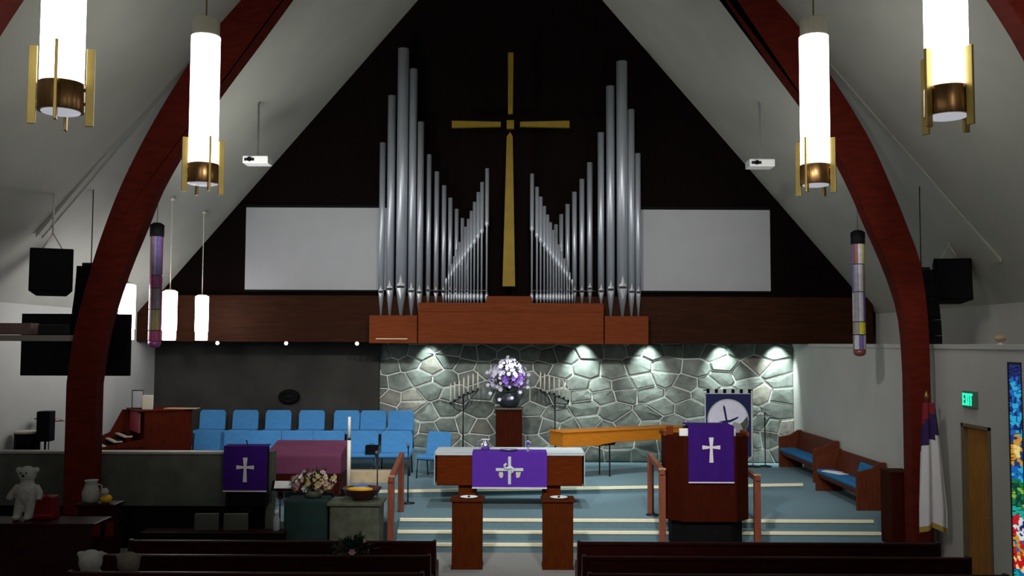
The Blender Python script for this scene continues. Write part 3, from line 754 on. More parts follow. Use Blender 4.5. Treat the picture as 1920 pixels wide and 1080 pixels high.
ch0 = None
for i, px in enumerate((397, 459, 521, 584, 650, 700, 752)):
    Y = 24.2; loc = (ax(px, Y), Y, .98); lab = 'blue choir chair, %s from left in the back row' % ORD[i]
    if ch0 is None: ch0 = make_chair(loc, 0, lab, 'blue choir chairs in the back row')
    else: dup(ch0, loc, 0, lab)
    bpy.data.objects[-1] if False else None
for i, px in enumerate((392, 440, 497, 557, 616, 680, 745)):
    Y = 22.5; dup(ch0, (ax(px, Y), Y, .6), 0, 'blue choir chair, %s from left in the front row' % ORD[i], 'blue choir chairs in the front row')
dup(ch0, (ax(815, 22.0), 22.0, .6), math.radians(-22), 'blue choir chair turned sideways at the right end of the front row', 'blue choir chairs in the front row', (1.12, 1, 1.06))
for o in list(COL.objects):
    if o.name.startswith('choir_chair') and o['group'].endswith('back row'): o.scale = (1.22, 1, 1.0)
    elif o.name.startswith('choir_chair') and o.rotation_euler.z == 0: o.scale = (1.38, 1, 1.02)
Y = 21.1
o = MB().box(ax(657, Y), ax(738, Y), Y, Y+.3, 0, .26).build('low_bench', 'tan', bevel=.01); o.location = (0, 0, .6)
tag(o, 'low tan wooden box on the floor before the blue chairs', 'box')
t = thing('chair_case', 'small black case on a chair seat behind the white candle', 'case', (ax(702, 22.4), 22.3, 1.095))
MB().box(-.14, .14, -.08, .1, 0, .2).build('body', 'black', t, bevel=.01)
MB().tube([(-.05, 0, .2), (-.04, 0, .23), (.04, 0, .23), (.05, 0, .2)], .008).build('handle', 'metal', t)

# ------------------------------------------------------------------ organ console (left)
Yc = 20.9
x0, x1 = ax(281, Yc), ax(368, Yc); zt = az(775, Yc)
t = thing('organ_console', 'dark red wooden organ console with keyboards facing left', 'organ', (x0-.05, Yc, .6), math.radians(33))
h = zt-.6
MB().box(0, x1-x0, 0, 1.1, 0, h).build('cabinet', 'console', t, bevel=.015)
MB().box(-.02, x1-x0+.02, -.03, 1.13, h, h+.035).build('top', 'console', t, bevel=.01)
MB().prism([(-.85, .78), (0, .78), (0, .95), (-.85, .82)], 'y', .0, .06).build('cheek', 'console', t, bevel=.008)
MB().prism([(-.85, .78), (0, .78), (0, h), (-.25, h), (-.5, 1.05), (-.85, .9)], 'y', 1.02, 1.08).build('cheek', 'console', t, bevel=.008)
MB().box(-.85, 0, .02, 1.08, .70, .78).build('key_desk', 'console', t, bevel=.008)
for k in range(3):
    kb = MB().box(-.80+.2*k, -.62+.2*k, .08, 1.02, .80+.10*k, .83+.10*k).build('keyboard', 'key', t)
    bk = MB()
    for j in range(24):
        if j % 7 not in (2, 6): bk.box(-.72+.2*k, -.62+.2*k, .10+j*.038, .118+j*.038, .83+.1*k, .842+.1*k)
    bk.build('black_keys', 'black', kb)
MB().box(-.10, -.06, .1, 1.0, 1.08, h-.02).build('stop_panel', 'keyred', t)
t2 = thing('picture_frame', 'upright white sheet in a black frame on the organ console', 'frame', (ax(241, 20.9), 20.9, az(778, 20.9)))
MB().box(-.12, .12, 0, .03, 0, .41).build('frame', 'black', t2)
MB().box(-.10, .12, -.006, 0, .02, .39).build('sheet', 'screen', t2)
# supports for the frame: console lid extends left
MB().box(-.16, 0, .0, 1.1, h-.0, h+.034).build('lid_shelf', 'console', t, bevel=.005)
MB().box(-.75, -.1, .3, .7, .12, .62).build('organ_bench', 'console', t, bevel=.01)
t2.location = (x0-.42, Yc+.52, .6+h+.036)
t3 = thing('music_book', 'olive music book standing on the organ console beside the white sheet', 'book', (x0-.10, Yc+.30, .6+h+.036))
MB().box(-.12, .1, 0, .025, 0, .30).build('cover', 'cream', t3)
MB().box(-.11, .11, .005, .02, .005, .31).build('pages', 'paper', t3)
t = thing('music_tray', 'pale sheet music lying on the right of the console top', 'paper', (ax(345, 21.4), 21.45, .6+h+.037))
MB().box(-.36, .36, -.15, .15, 0, .012).build('sheet', 'tan', t)
for o_ in bpy.data.objects:
    pass
# ------------------------------------------------------------------ parapet, lectern with purple cloth
PY2 = 17.2
zt = az(849, PY2)
px = ax(519, PY2)
t = thing('choir_parapet', 'long dark stone parapet with pale cap before the choir', 'parapet', (px, PY2, 0))
MB().box(LX+.01-px, -.12, 0, .18, .75, zt-.05).build('panel', 'parapet', t, bevel=.01)
MB().box(LX+.01-px, -.12, .06, .18, 0, .75).build('lower_panel', 'black', t)
MB().box(LX+.01-px, -.10, -.03, .21, zt-.05, zt).build('cap', 'cap', t, bevel=.012)
MB().box(-.13, 0, -.04, .2, 0, zt+.01).build('end_post', 'fontst', t, bevel=.01)
x0, x1 = ax(427, 16.9), ax(508, 16.9); xc = (x0+x1)/2; hw = (x1-x0)/2
t = thing('lectern', 'dark lectern under a purple cloth before the parapet', 'lectern', (xc, 16.88, 0))
zt = az(838, 16.88)
MB().box(-hw+.03, hw-.03, .03, .25, .8, zt-.03).build('desk', 'black', t, bevel=.01)
MB().box(-.12, .12, .06, .24, 0, .8).build('column', 'black', t)
MB().box(-.25, .25, .0, .3, 0, .04).build('foot', 'black', t)
MB().tube([(0, .1, zt-.03), (.0, .08, zt+.04), (.0, .02, zt+.09)], [.008, .008, .014]).build('microphone', 'metal', t)
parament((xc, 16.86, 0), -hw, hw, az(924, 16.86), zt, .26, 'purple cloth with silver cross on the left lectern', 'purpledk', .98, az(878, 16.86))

# mauve covered piano
Yp = 19.0
x0, x1 = ax(502, Yp), ax(644, Yp); zt = az(852, Yp)-.45
t = thing('covered_piano', 'low piano under a mauve cover beside the purple lectern', 'piano', ((x0+x1)/2, Yp, .45))
hw = (x1-x0)/2
ztb = az(826, Yp+1.0)-.45
MB().prism([(0, .62), (0, zt-.05), (.05, zt), (1.0, ztb), (1.05, ztb-.05), (1.05, .62)], 'x', -hw, hw).build('cover', 'mauve', t, bevel=.03)
MB().prism([(0.02, .28), (0.02, .62), (1.0, .62), (1.0, .28)], 'x', -hw+.03, hw-.03).build('body', 'pulpit', t)
for sx in (-1, 1):
    for y in (.1, .92): MB().box(sx*(hw-.1)-.04, sx*(hw-.1)+.04, y-.04, y+.04, 0, .28).build('leg', 'pulpit', t)

# ------------------------------------------------------------------ font, candle, flower table
Yf = 16.6
xf = ax(684, Yf); zt = az(938, Yf)
t = thing('font_pedestal', 'olive stone block pedestal beside the left handrail', 'pedestal', (xf-.08, Yf, 0))
MB().box(-.42, .42, -.3, .3, .08, zt-.06).build('block', 'fontst', t, bevel=.03)
MB().box(-.46, .46, -.34, .34, zt-.06, zt).build('top', 'fontst', t, bevel=.015)
MB().box(-.46, .46, -.34, .34, 0, .08).build('base', 'fontst', t, bevel=.015)
t = thing('baptismal_bowl', 'wide dark red bowl with yellow cloth on the stone pedestal', 'bowl', (xf, Yf, zt+.001))
MB().lathe([(.14, 0), (.16, .02), (.26, .09), (.33, .19), (.345, .20), (.33, .20), (.24, .12), (.05, .08)], seg=28).build('basin', 'bowl', t)
cm = MB(); vs = []; fs = []
cm.tube([(-.22, -.17, .2), (-.1, -.25, .2), (.05, -.27, .205), (.2, -.2, .2)], [.03, .05, .055, .03], 8).build('yellow_cloth', 'yellow', t)
MB().ball((-.02, 0, .2), (.15, .12, .055), 14, 8).build('blue_cloth', 'bluepl', t)
zr_ = .2
t = thing('paschal_candle', 'tall thin white candle beside the bowl', 'candle', (ax(651, Yf-.0), Yf+.42, 0))
MB().lathe([(.15, 0), (.15, .02), (.03, .05), (.02, .1), (.02, .95), (.06, 1.0), (.06, 1.03)], seg=16).build('holder', 'metal', t)
s_ = (Yf+.42)
zcnd = az(783, s_); zb2 = az(823, s_)
MB().lathe([(.034, 1.02), (.032, zb2-.03)], seg=14).build('wax', 'candle', t)
MB().lathe([(.033, zb2-.03), (.033, zb2+.01)], seg=14).build('dark_band', 'metal', t)
MB().lathe([(.027, zb2+.01), (.025, zcnd), (.005, zcnd+.005)], seg=14).build('wax', 'candle', t)
x0, x1 = ax(545, Yf), ax(625, Yf); zt = az(934, Yf)
t = thing('flower_table', 'small table draped in dark green cloth under the dried flowers', 'table', ((x0+x1)/2, Yf, 0))
hw = (x1-x0)/2
MB().box(-hw, hw, -.25, .25, .05, zt).build('drape', 'green', t, bevel=.04)
for sx in (-1, 1):
    for sy in (-1, 1): MB().box(sx*(hw-.06)-.02, sx*(hw-.06)+.02, sy*.2-.02, sy*.2+.02, 0, .05).build('leg', 'metal', t)
def blossom_mesh(m, seed, r=.045):
    rr = random.Random(seed); mb = MB(); n = 6
    for k in range(n):
        a = 2*PI*k/n+rr.uniform(-.2, .2); d = Vector((math.cos(a), math.sin(a), 0)); u = Vector((-d.y, d.x, 0))
        p = [Vector((0, 0, 0)), d*r*.6+u*r*.38+Vector((0, 0, r*.35)), d*r*1.1+Vector((0, 0, r*.3+rr.uniform(0, .01))), d*r*.6-u*r*.38+Vector((0, 0, r*.35)), d*r*.6+Vector((0, 0, r*.15))]
        mb.add(p, [(0, 4, 1), (4, 2, 1), (0, 3, 4), (4, 3, 2), (1, 2, 0), (2, 3, 0)])
    mb.ball((0, 0, r*.2), r*.2, 6, 4)
    return mb.mesh('blossom', m)
def bouquet(t, c, rad, ms, n, fr, size, seed=1, sl=1.0):
    rr = random.Random(seed)
    meshes = [(blossom_mesh(m, 10+i), wt) for i, (m, wt) in enumerate(ms)]
    lf = MB()
    for k in range(fr):
        th = rr.uniform(0, 2*PI); ph = rr.uniform(-.5, 1.4); d = Vector((math.cos(th)*math.cos(ph), math.sin(th)*math.cos(ph), math.sin(ph)))
        p = Vector(c)+Vector((d.x*rad[0], d.y*rad[1], d.z*rad[2]))*rr.uniform(.45, 1.0); L_ = rr.uniform(.06, .14); u = d.cross(Vector((.3, .2, 1))).normalized()*L_*.25
        q = p+d*L_
        lf.add([p, (p+q)/2+u, q, (p+q)/2-u+Vector((0, 0, -.01))], [(0, 1, 2), (0, 2, 3)])
        if k % 4 == 0: lf.tube([Vector(c)-Vector((0, 0, rad[2]*.7)), p], .004, 4)
    o = lf.build('foliage', 'leaf', t); o['kind'] = 'stuff'
    for k in range(n):
        # quasi-even points over the dome
        zz = 1-1.55*(k+.5)/n; rxy = math.sqrt(max(0, 1-zz*zz)); th = k*2.39996+rr.uniform(-.2, .2)
        d = Vector((rxy*math.cos(th), rxy*math.sin(th), zz)); s_ = rr.uniform(.72, 1.08)
        p = Vector(c)+Vector((d.x*rad[0], d.y*rad[1], d.z*rad[2]))*s_
        if callable(sl): mi = sl(p-Vector(c), rr)
        else: mi = rr.choices(range(len(ms)), [w for _, w in meshes])[0]
        b_ = bpy.data.objects.new('blossom', meshes[mi][0]); COL.objects.link(b_); b_.parent = t; b_.location = p
        b_.rotation_euler = (d+Vector((0, -.5, 0))).to_track_quat('Z', 'Y').to_euler(); sc = size*rr.uniform(.7, 1.35); b_.scale = (sc, sc, sc)
t = thing('dried_flowers', 'pink and straw-coloured flower arrangement on the green table', 'flowers', ((x0+x1)/2+.08, Yf, zt+.001))
MB().lathe([(.12, 0), (.16, .04), (.17, .12), (.15, .12), (.1, .05)], seg=18).build('basket', 'fontst', t)
bouquet(t, (0, 0, .24), (.40, .24, .2), [('petalp', 3), ('petalc', 2), ('petalw', .4)], 70, 90, 1.05, 5)
t = thing('music_stand', 'low black stand holding a white sheet beside the dried flowers', 'stand', (ax(532, 16.75), 16.75, 0))
MB().lathe([(.12, 0), (.12, .015), (.015, .03), (.012, 1.0)], seg=12).build('pole', 'metal', t)
q_ = az(917, 16.75)
Mx = Matrix.Translation((.03, -.02, q_)) @ Matrix.Rotation(math.radians(-35), 4, 'X')
MB().box(-.18, .18, -.01, .01, -.04, .14, Mx).build('desk', 'black', t)
MB().box(-.13, .17, -.022, -.012, -.01, .13, Mx).build('sheet', 'paper', t)
t = thing('white_bottle', 'pale plastic bottle standing left of the green cloth table', 'bottle', (ax(526, 16.3), 16.3, .0))
zt2 = az(958, 16.3)
t.location.z = zt2-.34
MB().lathe([(.05, 0), (.055, .02), (.055, .2), (.03, .25), (.03, .27)], seg=16).build('body', 'screen', t)
MB().lathe([(.035, .27), (.035, .33), (.03, .34)], seg=14).build('cap', 'paper', t)
zsb = zt2-.34
t = thing('side_cabinet', 'low black cabinet before the parapet beside the green table', 'cabinet', (ax(430, 16.4), 16.25, 0))
MB().box(-1.3, 1.05, -.12, .2, .03, zsb-.02).build('body', 'black', t, bevel=.01)
MB().box(-1.32, 1.07, -.14, .22, zsb-.02, zsb).build('top', 'pew', t, bevel=.006)
for nm_, px_, lb in (('grey', 398, 'left of two dark grey folders on the low black cabinet'), ('grey', 452, 'right of two dark grey folders on the low black cabinet')):
    t = thing('standing_folder', lb, 'folder', (ax(px_, 16.35), 16.3, zsb), math.radians(4), 'folders on the black cabinet')
    MB().box(-.20, .20, .0, .04, 0, .27).build('cover', 'parapet', t, bevel=.006)
    MB().box(-.19, .19, .008, .032, .01, .277).build('pages', 'cap', t)

# ------------------------------------------------------------------ flowers behind the altar
Yv = 23.6
xv = ax(956, Yv); zt = az(764, Yv)
t = thing('flower_pedestal', 'tall dark red-brown wooden pedestal under the violet flowers', 'pedestal', (xv, Yv, .6))
h = zt-.6
MB().box(-.32, .32, -.2, .3, .04, h-.04).build('body', 'pulpit', t, bevel=.01)
MB().box(-.36, .36, -.24, .34, h-.04, h).build('top', 'fontst', t, bevel=.008)
MB().box(-.35, .35, -.23, .33, 0, .04).build('base', 'pulpit', t, bevel=.008)
t = thing('flower_arrangement', 'large white and violet flower arrangement in a dark vase', 'flowers', (xv, Yv, zt+.001))
MB().lathe([(.14, 0), (.24, .06), (.28, .2), (.22, .32), (.2, .36), (.18, .36), (.2, .3)], seg=24).build('vase', 'vase', t)
def pick(d, rr):
    if d.z < .08 and d.x > -.1: return 1 if rr.random() < .75 else 0
    return 1 if rr.random() < .12 else 0
bouquet(t, (-.03, -.02, .72), (.44, .34, .46), [('petalw', 1), ('petalv', 1)], 120, 150, 1.35, 9, pick)
# tall tip spray and side sprays
for (dx, dz) in ((.0, 1.22), (.03, 1.16), (-.03, 1.13), (-.5, .85), (.5, .8), (-.48, .55), (.48, .5), (-.42, .35), (-.2, .2), (.1, .24), (.3, .38)):
    b_ = bpy.data.objects.new('blossom', t.children[-1].data if False else [c for c in t.children if c.name.startswith('blossom')][0].data)
    COL.objects.link(b_); b_.parent = t; b_.location = (dx-.03, -.25 if dz < 1 else 0, dz); b_.rotation_euler = (1.2, dx, 0); b_.scale = (1.1, 1.1, 1.1)

# candelabra
def candelabrum(tips, bots, pole_px, label, Y=24.0):
    xp = ax(pole_px, Y)
    t = thing('candelabrum', label, 'candelabrum', (xp, Y, .6), group='seven-branched candle stands by the flowers')
    n = len(tips); arms = []
    for (tx, ty), (bx, by) in zip(tips, bots):
        a = at(tx, ty, Y); b_ = at(bx, by, Y)
        x = b_.x-xp; z0 = b_.z-.6; z1 = a.z-.6
        c_ = MB().lathe([(.021, z0), (.02, z1-.03), (.004, z1-.01)], (x, 0, 0), 10).build('candle', 'candle', t)
        MB().lathe([(.012, z1-.03), (.016, z1-.015), (.002, z1+.02)], (x, 0, 0), 8).build('follower', 'capm', c_)
        MB().lathe([(.008, z0-.05), (.03, z0-.02), (.032, z0+.005)], (x, 0, 0), 10).build('candle_cup', 'metal', t)
        arms.append(Vector((x, 0, z0-.05)))
    MB().tube(arms, .012).build('branch', 'metal', t)
    zj = sum(a.z for a in arms)/n
    MB().tube([arms[0], (arms[0].x*.5, 0, arms[0].z-.14), (0, 0, zj-.35)], .010).tube([arms[-1], (arms[-1].x*.5, 0, arms[-1].z-.2), (0, 0, zj-.35)], .010).build('brace', 'metal', t)
    MB().lathe([(.018, .03), (.018, zj)], seg=10).build('pole', 'metal', t)
    MB().lathe([(.2, 0), (.2, .02), (.04, .05), (.02, .1)], seg=18).build('base', 'metal', t)
tl = [(844.2, 719), (852.7, 715.5), (861, 711.5), (869.6, 707.5), (878.4, 703), (887.4, 700), (896.5, 696.5)]
bl = [(846, 754), (853.5, 749), (862, 743), (870.5, 739), (879, 735.5), (888, 732), (897, 728.5)]
candelabrum(tl, bl, 870.7, 'seven slim candles rising to the right, left of the flowers')
tr = [(1014.3, 697), (1021.8, 700), (1031, 703), (1040, 706), (1049.4, 709), (1058, 712), (1067.5, 714)]
br = [(1014.5, 730), (1022, 734), (1031, 735.5), (1040, 737), (1049.4, 742), (1058, 745), (1066.8, 750)]
candelabrum(tr, br, 1041.8, 'seven slim candles falling to the right, right of the flowers')

# ------------------------------------------------------------------ long oak table by the stone wall
Yo = 22.0
A0, A1 = at(1057, 810, 21.6), at(1282, 799, 23.2)
d = (Vector((A1.x, A1.y, 0))-Vector((A0.x, A0.y, 0))); ang = math.atan2(d.y, d.x); L_ = d.length
t = thing('oak_table', 'long honey-oak case on thin legs by the stone wall', 'table', (A0.x, A0.y, .6), ang)
h = A0.z-.6
MB().prism([(0, h-.345), (.95, h-.345), (1.25, h-.33), (1.4, h-.29), (L_, h-.29), (L_, h-.03), (0, h-.03)], 'y', 0, .6).build('case', 'oak', t, bevel=.01)
MB().box(-.02, L_+.02, -.02, .62, h-.03, h).build('table_top', 'oak', t, bevel=.008)
MB().prism([(1.0, h-.35), (1.36, h-.35), (1.4, h-.29), (1.0, h-.33)], 'y', -.03, .4).build('black_box', 'black', t)
for x in (.1, 1.3, L_-.1):
    for y in (.08, .5): MB().box(x-.012, x+.012, y-.012, y+.012, 0, h-.33).build('leg', 'metal', t)

# ------------------------------------------------------------------ banner on stand
Yb = 24.1
a, b_ = at(1323, 737, Yb), at(1411, 845, Yb)
t = thing('banner', 'navy banner with white round cross emblem behind the pulpit', 'banner', ((a.x+b_.x)/2, Yb, .6))
hw = (b_.x-a.x)/2; z1 = a.z-.6; z0 = b_.z-.6-.15
MB().box(-hw, hw, 0, .012, z0, z1).build('cloth', 'navy', t)
for s in (-1, 1): MB().box(s*hw-.015, s*hw+.015, -.006, .016, z0, z1).build('side_trim', 'white', t)
MB().box(-hw, hw, -.006, .016, z1-.02, z1+.008).build('top_trim', 'white', t)
for k in range(6):
    x = -hw+.04+(2*hw-.12)*k/5
    MB().box(x, x+.06+.01, -.012, .03, z1, z1+.10).build('loop', 'black' , t)
for k in range(5):
    x = -hw+.04+(2*hw-.12)*k/5+.075
    MB().box(x, x+(2*hw-.12)/5-.08, -.004, .02, z1+.0, z1+.09).build('loop', 'white', t)
MB().tube([(-hw-.04, .02, z1+.07), (hw+.04, .02, z1+.07)], .014).build('rod', 'metal', t)
MB().tube([(hw+.03, .03, 0), (hw+.03, .03, z1+.1)], .012).build('pole', 'capm', t)
MB().lathe([(.2, 0), (.2, .02), (.02, .05)], (hw+.03, .03, 0), seg=16).build('base', 'metal', t)
cc = at(1366, 787, Yb); cx_, cz_ = cc.x-t.location.x, cc.z-.6; R_ = 38.5/(F/Yb)
def disc(r, cx, cz, y0, y1, m, n, seg=48, a0=0, a1=2*PI, extra=None):
    pts = [(cx+r*math.cos(a0+(a1-a0)*k/seg), cz+r*math.sin(a0+(a1-a0)*k/seg)) for k in range(seg)]
    if extra: pts += extra
    return MB().prism(pts, 'y', y0, y1).build(n, m, t)
disc(R_, cx_, cz_, -.010, .0, 'white', 'round_emblem')
disc(R_*.93, cx_, cz_, -.013, -.010, 'petalw', 'round_emblem')
def em(pts, m, n, y=-.017): return MB().prism([(cx_+x*R_, cz_+z*R_) for x, z in pts], 'y', y, -.013).build(n, m, t)
em([(.15, -.45), (.45, -.28), (.7, -.1), (.93, .18), (.98, -.1), (.9, -.42), (.68, -.72), (.35, -.92), (.1, -.75)], 'fontst', 'emblem_wave')
em([(.3, -.1), (.6, -.2), (.7, -.45), (.5, -.65), (.2, -.6), (.1, -.3)], 'screen', 'emblem_wave', -.019)
em([(-.22, .72), (-.14, .60), (-.05, .05), (.12, -.75), (.04, -.75), (-.14, .05), (-.24, .6)], 'navy', 'emblem_cross', -.021)
em([(-.48, -.10), (-.2, -.04), (.1, .0), (.45, .14), (.52, .12), (.4, .03), (.1, -.12), (-.2, -.14)], 'navy', 'emblem_cross', -.022)
# small stand right of banner
Ys = 24.2
t = thing('grey_stand', 'thin grey stand with two trays between banner and white wall', 'stand', (ax(1433, Ys), Ys, .6))
z1 = az(769, Ys)-.6
MB().box(-.24, .24, -.15, .15, z1-.02, z1).build('tray', 'screen', t)
MB().box(-.22, .22, -.14, .14, z1-.13, z1-.11).build('tray', 'screen', t)
MB().lathe([(.16, 0), (.16, .02), (.016, .04), (.016, z1-.01)], seg=12).build('pole', 'metal', t)

# ------------------------------------------------------------------ side pews at the right wall (facing left)
def side_pew(Y0, Y1, z, label):
    t = thing('side_pew', label, 'pew', (RI-.04, Y0, z), group='blue cushioned pews along the right wall')
    L_ = Y1-Y0
    for y in (0, L_-.06):
        MB().prism([(-.58, 0), (0, 0), (0, .92), (-.10, .92), (-.30, .80), (-.58, .74)], 'y', y, y+.06).build('end_panel', 'pewend', t, bevel=.01)
    MB().prism([(-.18, .42), (-.10, .42), (-.02, .90), (-.07, .90)], 'y', .06, L_-.06).build('backrest', 'pewend', t)
    MB().box(-.56, -.08, .06, L_-.06, .36, .40).build('seat', 'pewend', t)
    MB().box(-.57, -.17, .07, L_-.07, .40, .48).build('cushion', 'bluedk', t, bevel=.025)
    MB().box(-.52, -.46, .06, L_-.06, .30, .36).build('seat_rail', 'pewend', t)
    return t
side_pew(18.75, 21.3, .45, 'near blue-cushioned pew along the right wall')
side_pew(21.42, 24.2, .6, 'far blue-cushioned pew along the right wall beside the stone wall')
t = thing('paper_sheets', 'white papers lying on the near side pew cushion', 'paper', (RI-.42, 20.6, .45+.483), math.radians(20))
MB().box(-.14, .10, -.32, .26, 0, .006).build('sheet', 'paper', t)
MB().box(-.05, .16, -.1, .3, .007, .012, Matrix.Rotation(.3, 4, 'Z')).build('sheet', 'paper', t)
t = thing('blue_cushion', 'blue cushion leaning on the near side pew backrest', 'cushion', (RI-.25, 19.35, .45+.485))
MB().box(-.06, .06, -.3, .35, 0, .34, Matrix.Rotation(.25, 4, 'Y')).build('pad', 'bluedk', t, bevel=.04)
Yk = 17.0
x0, x1 = ax(1663, Yk), ax(1704, Yk)
t = thing('tall_cabinet', 'narrow dark brown cabinet between side pew and flag', 'cabinet', ((x0+x1)/2, Yk, 0))
hw = (x1-x0)/2
zk = az(881, Yk)
MB().box(-hw, hw, -.0, .5, .03, zk-.03).build('body', 'pulpit', t, bevel=.008)
MB().box(-hw-.01, hw+.01, -.015, .52, zk-.03, zk).build('top', 'pulpit', t, bevel=.006)
MB().box(-hw+.01, hw-.01, .02, .48, 0, .03).build('plinth', 'black', t)
t.location.y = 16.92

# ------------------------------------------------------------------ flags
def flag(x, Y, ztop, w, zbot, kind, label, flip=1):
    t = thing('standing_flag', label, 'flag', (x, Y, 0), group='flags on floor poles')
    MB().lathe([(.17, 0), (.17, .03), (.05, .06), (.03, .12)], seg=18).build('base', 'brassdk', t)
    MB().lathe([(.015, .1), (.015, ztop+.06)], seg=10).build('pole', 'pewend', t)
    MB().lathe([(.02, ztop+.06), (.035, ztop+.11), (.002, ztop+.2)], seg=10).build('finial', 'brass', t)
    n = 26; rows = 24
    def ring(u, v):
        zt = ztop-.0; z = zt+(zbot-zt)*v+.10*u*(1-v)*0
        spread = .20+(w-.20)*min(1, v*1.2)**.8
        xx = flip*(-.06+spread*(u-.25)); fold = -.09+.05*math.sin(u*13+v*1.5)*(.35+.65*v)
        zz = z-(.16*(abs(u-.45)*1.2))*v-.0
        return Vector((xx, fold, zz))
    mats = {}
    for i in range(n):
        for j in range(rows):
            u, v = (i+.5)/n, (j+.5)/rows
            if kind == 'plain':
                m = 'fringe' if v > .95 or u < .0 else ('flagn' if .17 < v+.12*u < .36 else ('redflag' if v+.12*u <= .17 else 'flagw'))
            else:
                m = 'flagn' if v < .42 else ('redflag' if int(u*9) % 2 else 'flagw')
                if v > .96: m = 'fringe'
            mb = mats.setdefault(m, MB())
            P = [ring(i/n, j/rows), ring((i+1)/n, j/rows), ring((i+1)/n, (j+1)/rows), ring(i/n, (j+1)/rows)]
            Q = [p+Vector((0, .008, 0)) for p in P]
            mb.add(P+Q, [(0, 1, 2, 3), (7, 6, 5, 4), (0, 4, 5, 1), (1, 5, 6, 2), (2, 6, 7, 3), (3, 7, 4, 0)], False)
    nm = {'flagw': 'white_field', 'flagn': 'navy_field', 'redflag': 'red_field', 'fringe': 'gold_fringe'}
    for m, mb in mats.items(): mb.build(nm[m], m, t)
    return t
flag(ax(1735, 15.9), 15.9, az(752, 15.9), .46, az(985, 15.9), 'plain', 'white flag with navy corner and gold fringe beside the right arch', 1)
flag(-7.36, 13.5, az(660, 13.5), .42, az(985, 13.5), 'stripes', 'striped flag with navy corner at the far left edge', 1)

# ------------------------------------------------------------------ door, exit sign, stained window
dr = struct(MB().box(RI+.05, RI+.10, DY0+.06, DY1-.06, .01, DZ-.05).build('door_1', 'door', bevel=.004))
fr = MB().box(RI-.02, RI+.12, DY0, DY0+.06, 0, DZ).box(RI-.02, RI+.12, DY1-.06, DY1, 0, DZ).box(RI-.02, RI+.12, DY0, DY1, DZ-.05, DZ)
fr.build('door_frame', 'frame', dr)
MB().tube([(RI+.05, DY0+.14, 1.0), (RI+.0, DY0+.14, 1.0), (RI+.0, DY0+.26, 1.0)], .012).build('door_handle', 'brass', dr)
yc = 15.3; zc_ = az(749, yc, 1818)
t = thing('exit_sign', 'green lit EXIT sign on the wall above the door', 'sign', (RI, yc, zc_))
MB().box(-.06, 0, -.21, .21, -.13, .13).build('housing', 'exitbox', t, bevel=.008)
lt = MB(); s_ = .011
def lbox(u0, u1, v0, v1): lt.box(-.068, -.060, -u1, -u0, v0, v1)     # u runs toward the camera (reading direction)
H = .095
u = -.175
lbox(u, u+.025, -H, H); lbox(u, u+.075, H-.03, H); lbox(u, u+.065, -.015, .015); lbox(u, u+.075, -H, -H+.03)
u = -.085
for sg in (-1, 1):
    lt.prism([(-(u), sg*-H), (-(u+.028), sg*-H), (-(u+.08), sg*H), (-(u+.052), sg*H)], 'x', -.068, -.060)
u = .012
lbox(u, u+.027, -H, H)
u = .055
lbox(u+.03, u+.058, -H, H); lbox(u-.003, u+.092, H-.03, H)
lt.build('exit_lettering', 'exit', t)
# stained glass strip
wn = struct(MB().box(RI+.02, RI+.04, WY0, WY1, WZ0, WZ1).build('window_1', 'lead'))
MB().box(RI-.01, RI+.06, WY0-.015, WY0, WZ0-.03, WZ1+.03).box(RI-.01, RI+.06, WY1, WY1+.03, WZ0-.03, WZ1+.03).box(RI-.01, RI+.06, WY0, WY1, WZ1, WZ1+.03).build('window_frame', 'lead', wn)
rw = random.Random(11); sd = []
H_ = WZ1-WZ0
for k in range(62):
    z = WZ0+H_*(k+.5)/62
    for j in range(4): sd.append((WY0+(WY1-WY0)*(j+rw.uniform(.2, .8))/4, z+rw.uniform(-.03, .03)))
sun = (WY0+.22*1, az(847, 13.95, 1900))
def gcol(y, z):
    py = 643+(EYE-z)*F/13.95; dx = math.hypot((y-13.97), (z-sun[1]))
    q = rw.random()
    if py < 705: return glass('navy', (.01, .02, .18), .8)
    if dx < .10: return glass('sunlight', (1, .85, .3), 1.0)
    if dx < .24: return glass('amber', (.95, .45, .04), .8) if q < .55 else glass('dkblue', (.01, .06, .3), .8)
    if py < 815: return glass('cyan', (.03, .55, .95), .9) if q < .4 else (glass('midblue', (.01, .2, .7), .8) if q < .75 else glass('navy', (.01, .02, .18), .8))
    if py < 895: return glass('midblue', (.01, .2, .7), .8) if q < .6 else glass('cyan', (.03, .55, .95), .9)
    if py < 945: return glass('green', (.01, .3, .08), .7) if q < .55 else (glass('lime', (.35, .75, .08), .8) if q < .68 else glass('dkgreen', (.0, .08, .06), .7))
    if py < 960: return glass('teal', (.02, .6, .5), .8)
    if py < 1000: return glass('white', (.9, .95, 1), 1.0) if q < .5 else (glass('red', (.8, .01, .02), .8) if y > 13.95 else glass('navy', (.01, .02, .18), .8))
    if py < 1030: return glass('amber', (.95, .45, .04), .8) if q < .4 else (glass('red', (.8, .01, .02), .8) if q < .6 else glass('midblue', (.01, .2, .7), .8))
    if py < 1062: return glass('sunlight', (1, .85, .3), 1.0) if q < .4 else glass('red', (.8, .01, .02), .8)
    return glass('midblue', (.01, .2, .7), .8) if q < .6 else glass('teal', (.02, .6, .5), .8)
for poly, (sy, sz) in cells(WY0+.005, WY1-.005, WZ0+.005, WZ1-.005, sd, .014, 1.0):
    m = gcol(sy, sz)
    MB().prism(poly, 'x', RI-.004, RI+.02).build('glass_piece', m, wn)
p = at(1861, 640, 14.6)
t = thing('ledge_camera', 'small pale camera on the right wall ledge', 'camera', (RI+.12, 14.6, ZT))
MB().lathe([(.05, 0), (.05, .015), (.02, .03), (.02, .05)], seg=14).build('foot', 'paper', t)
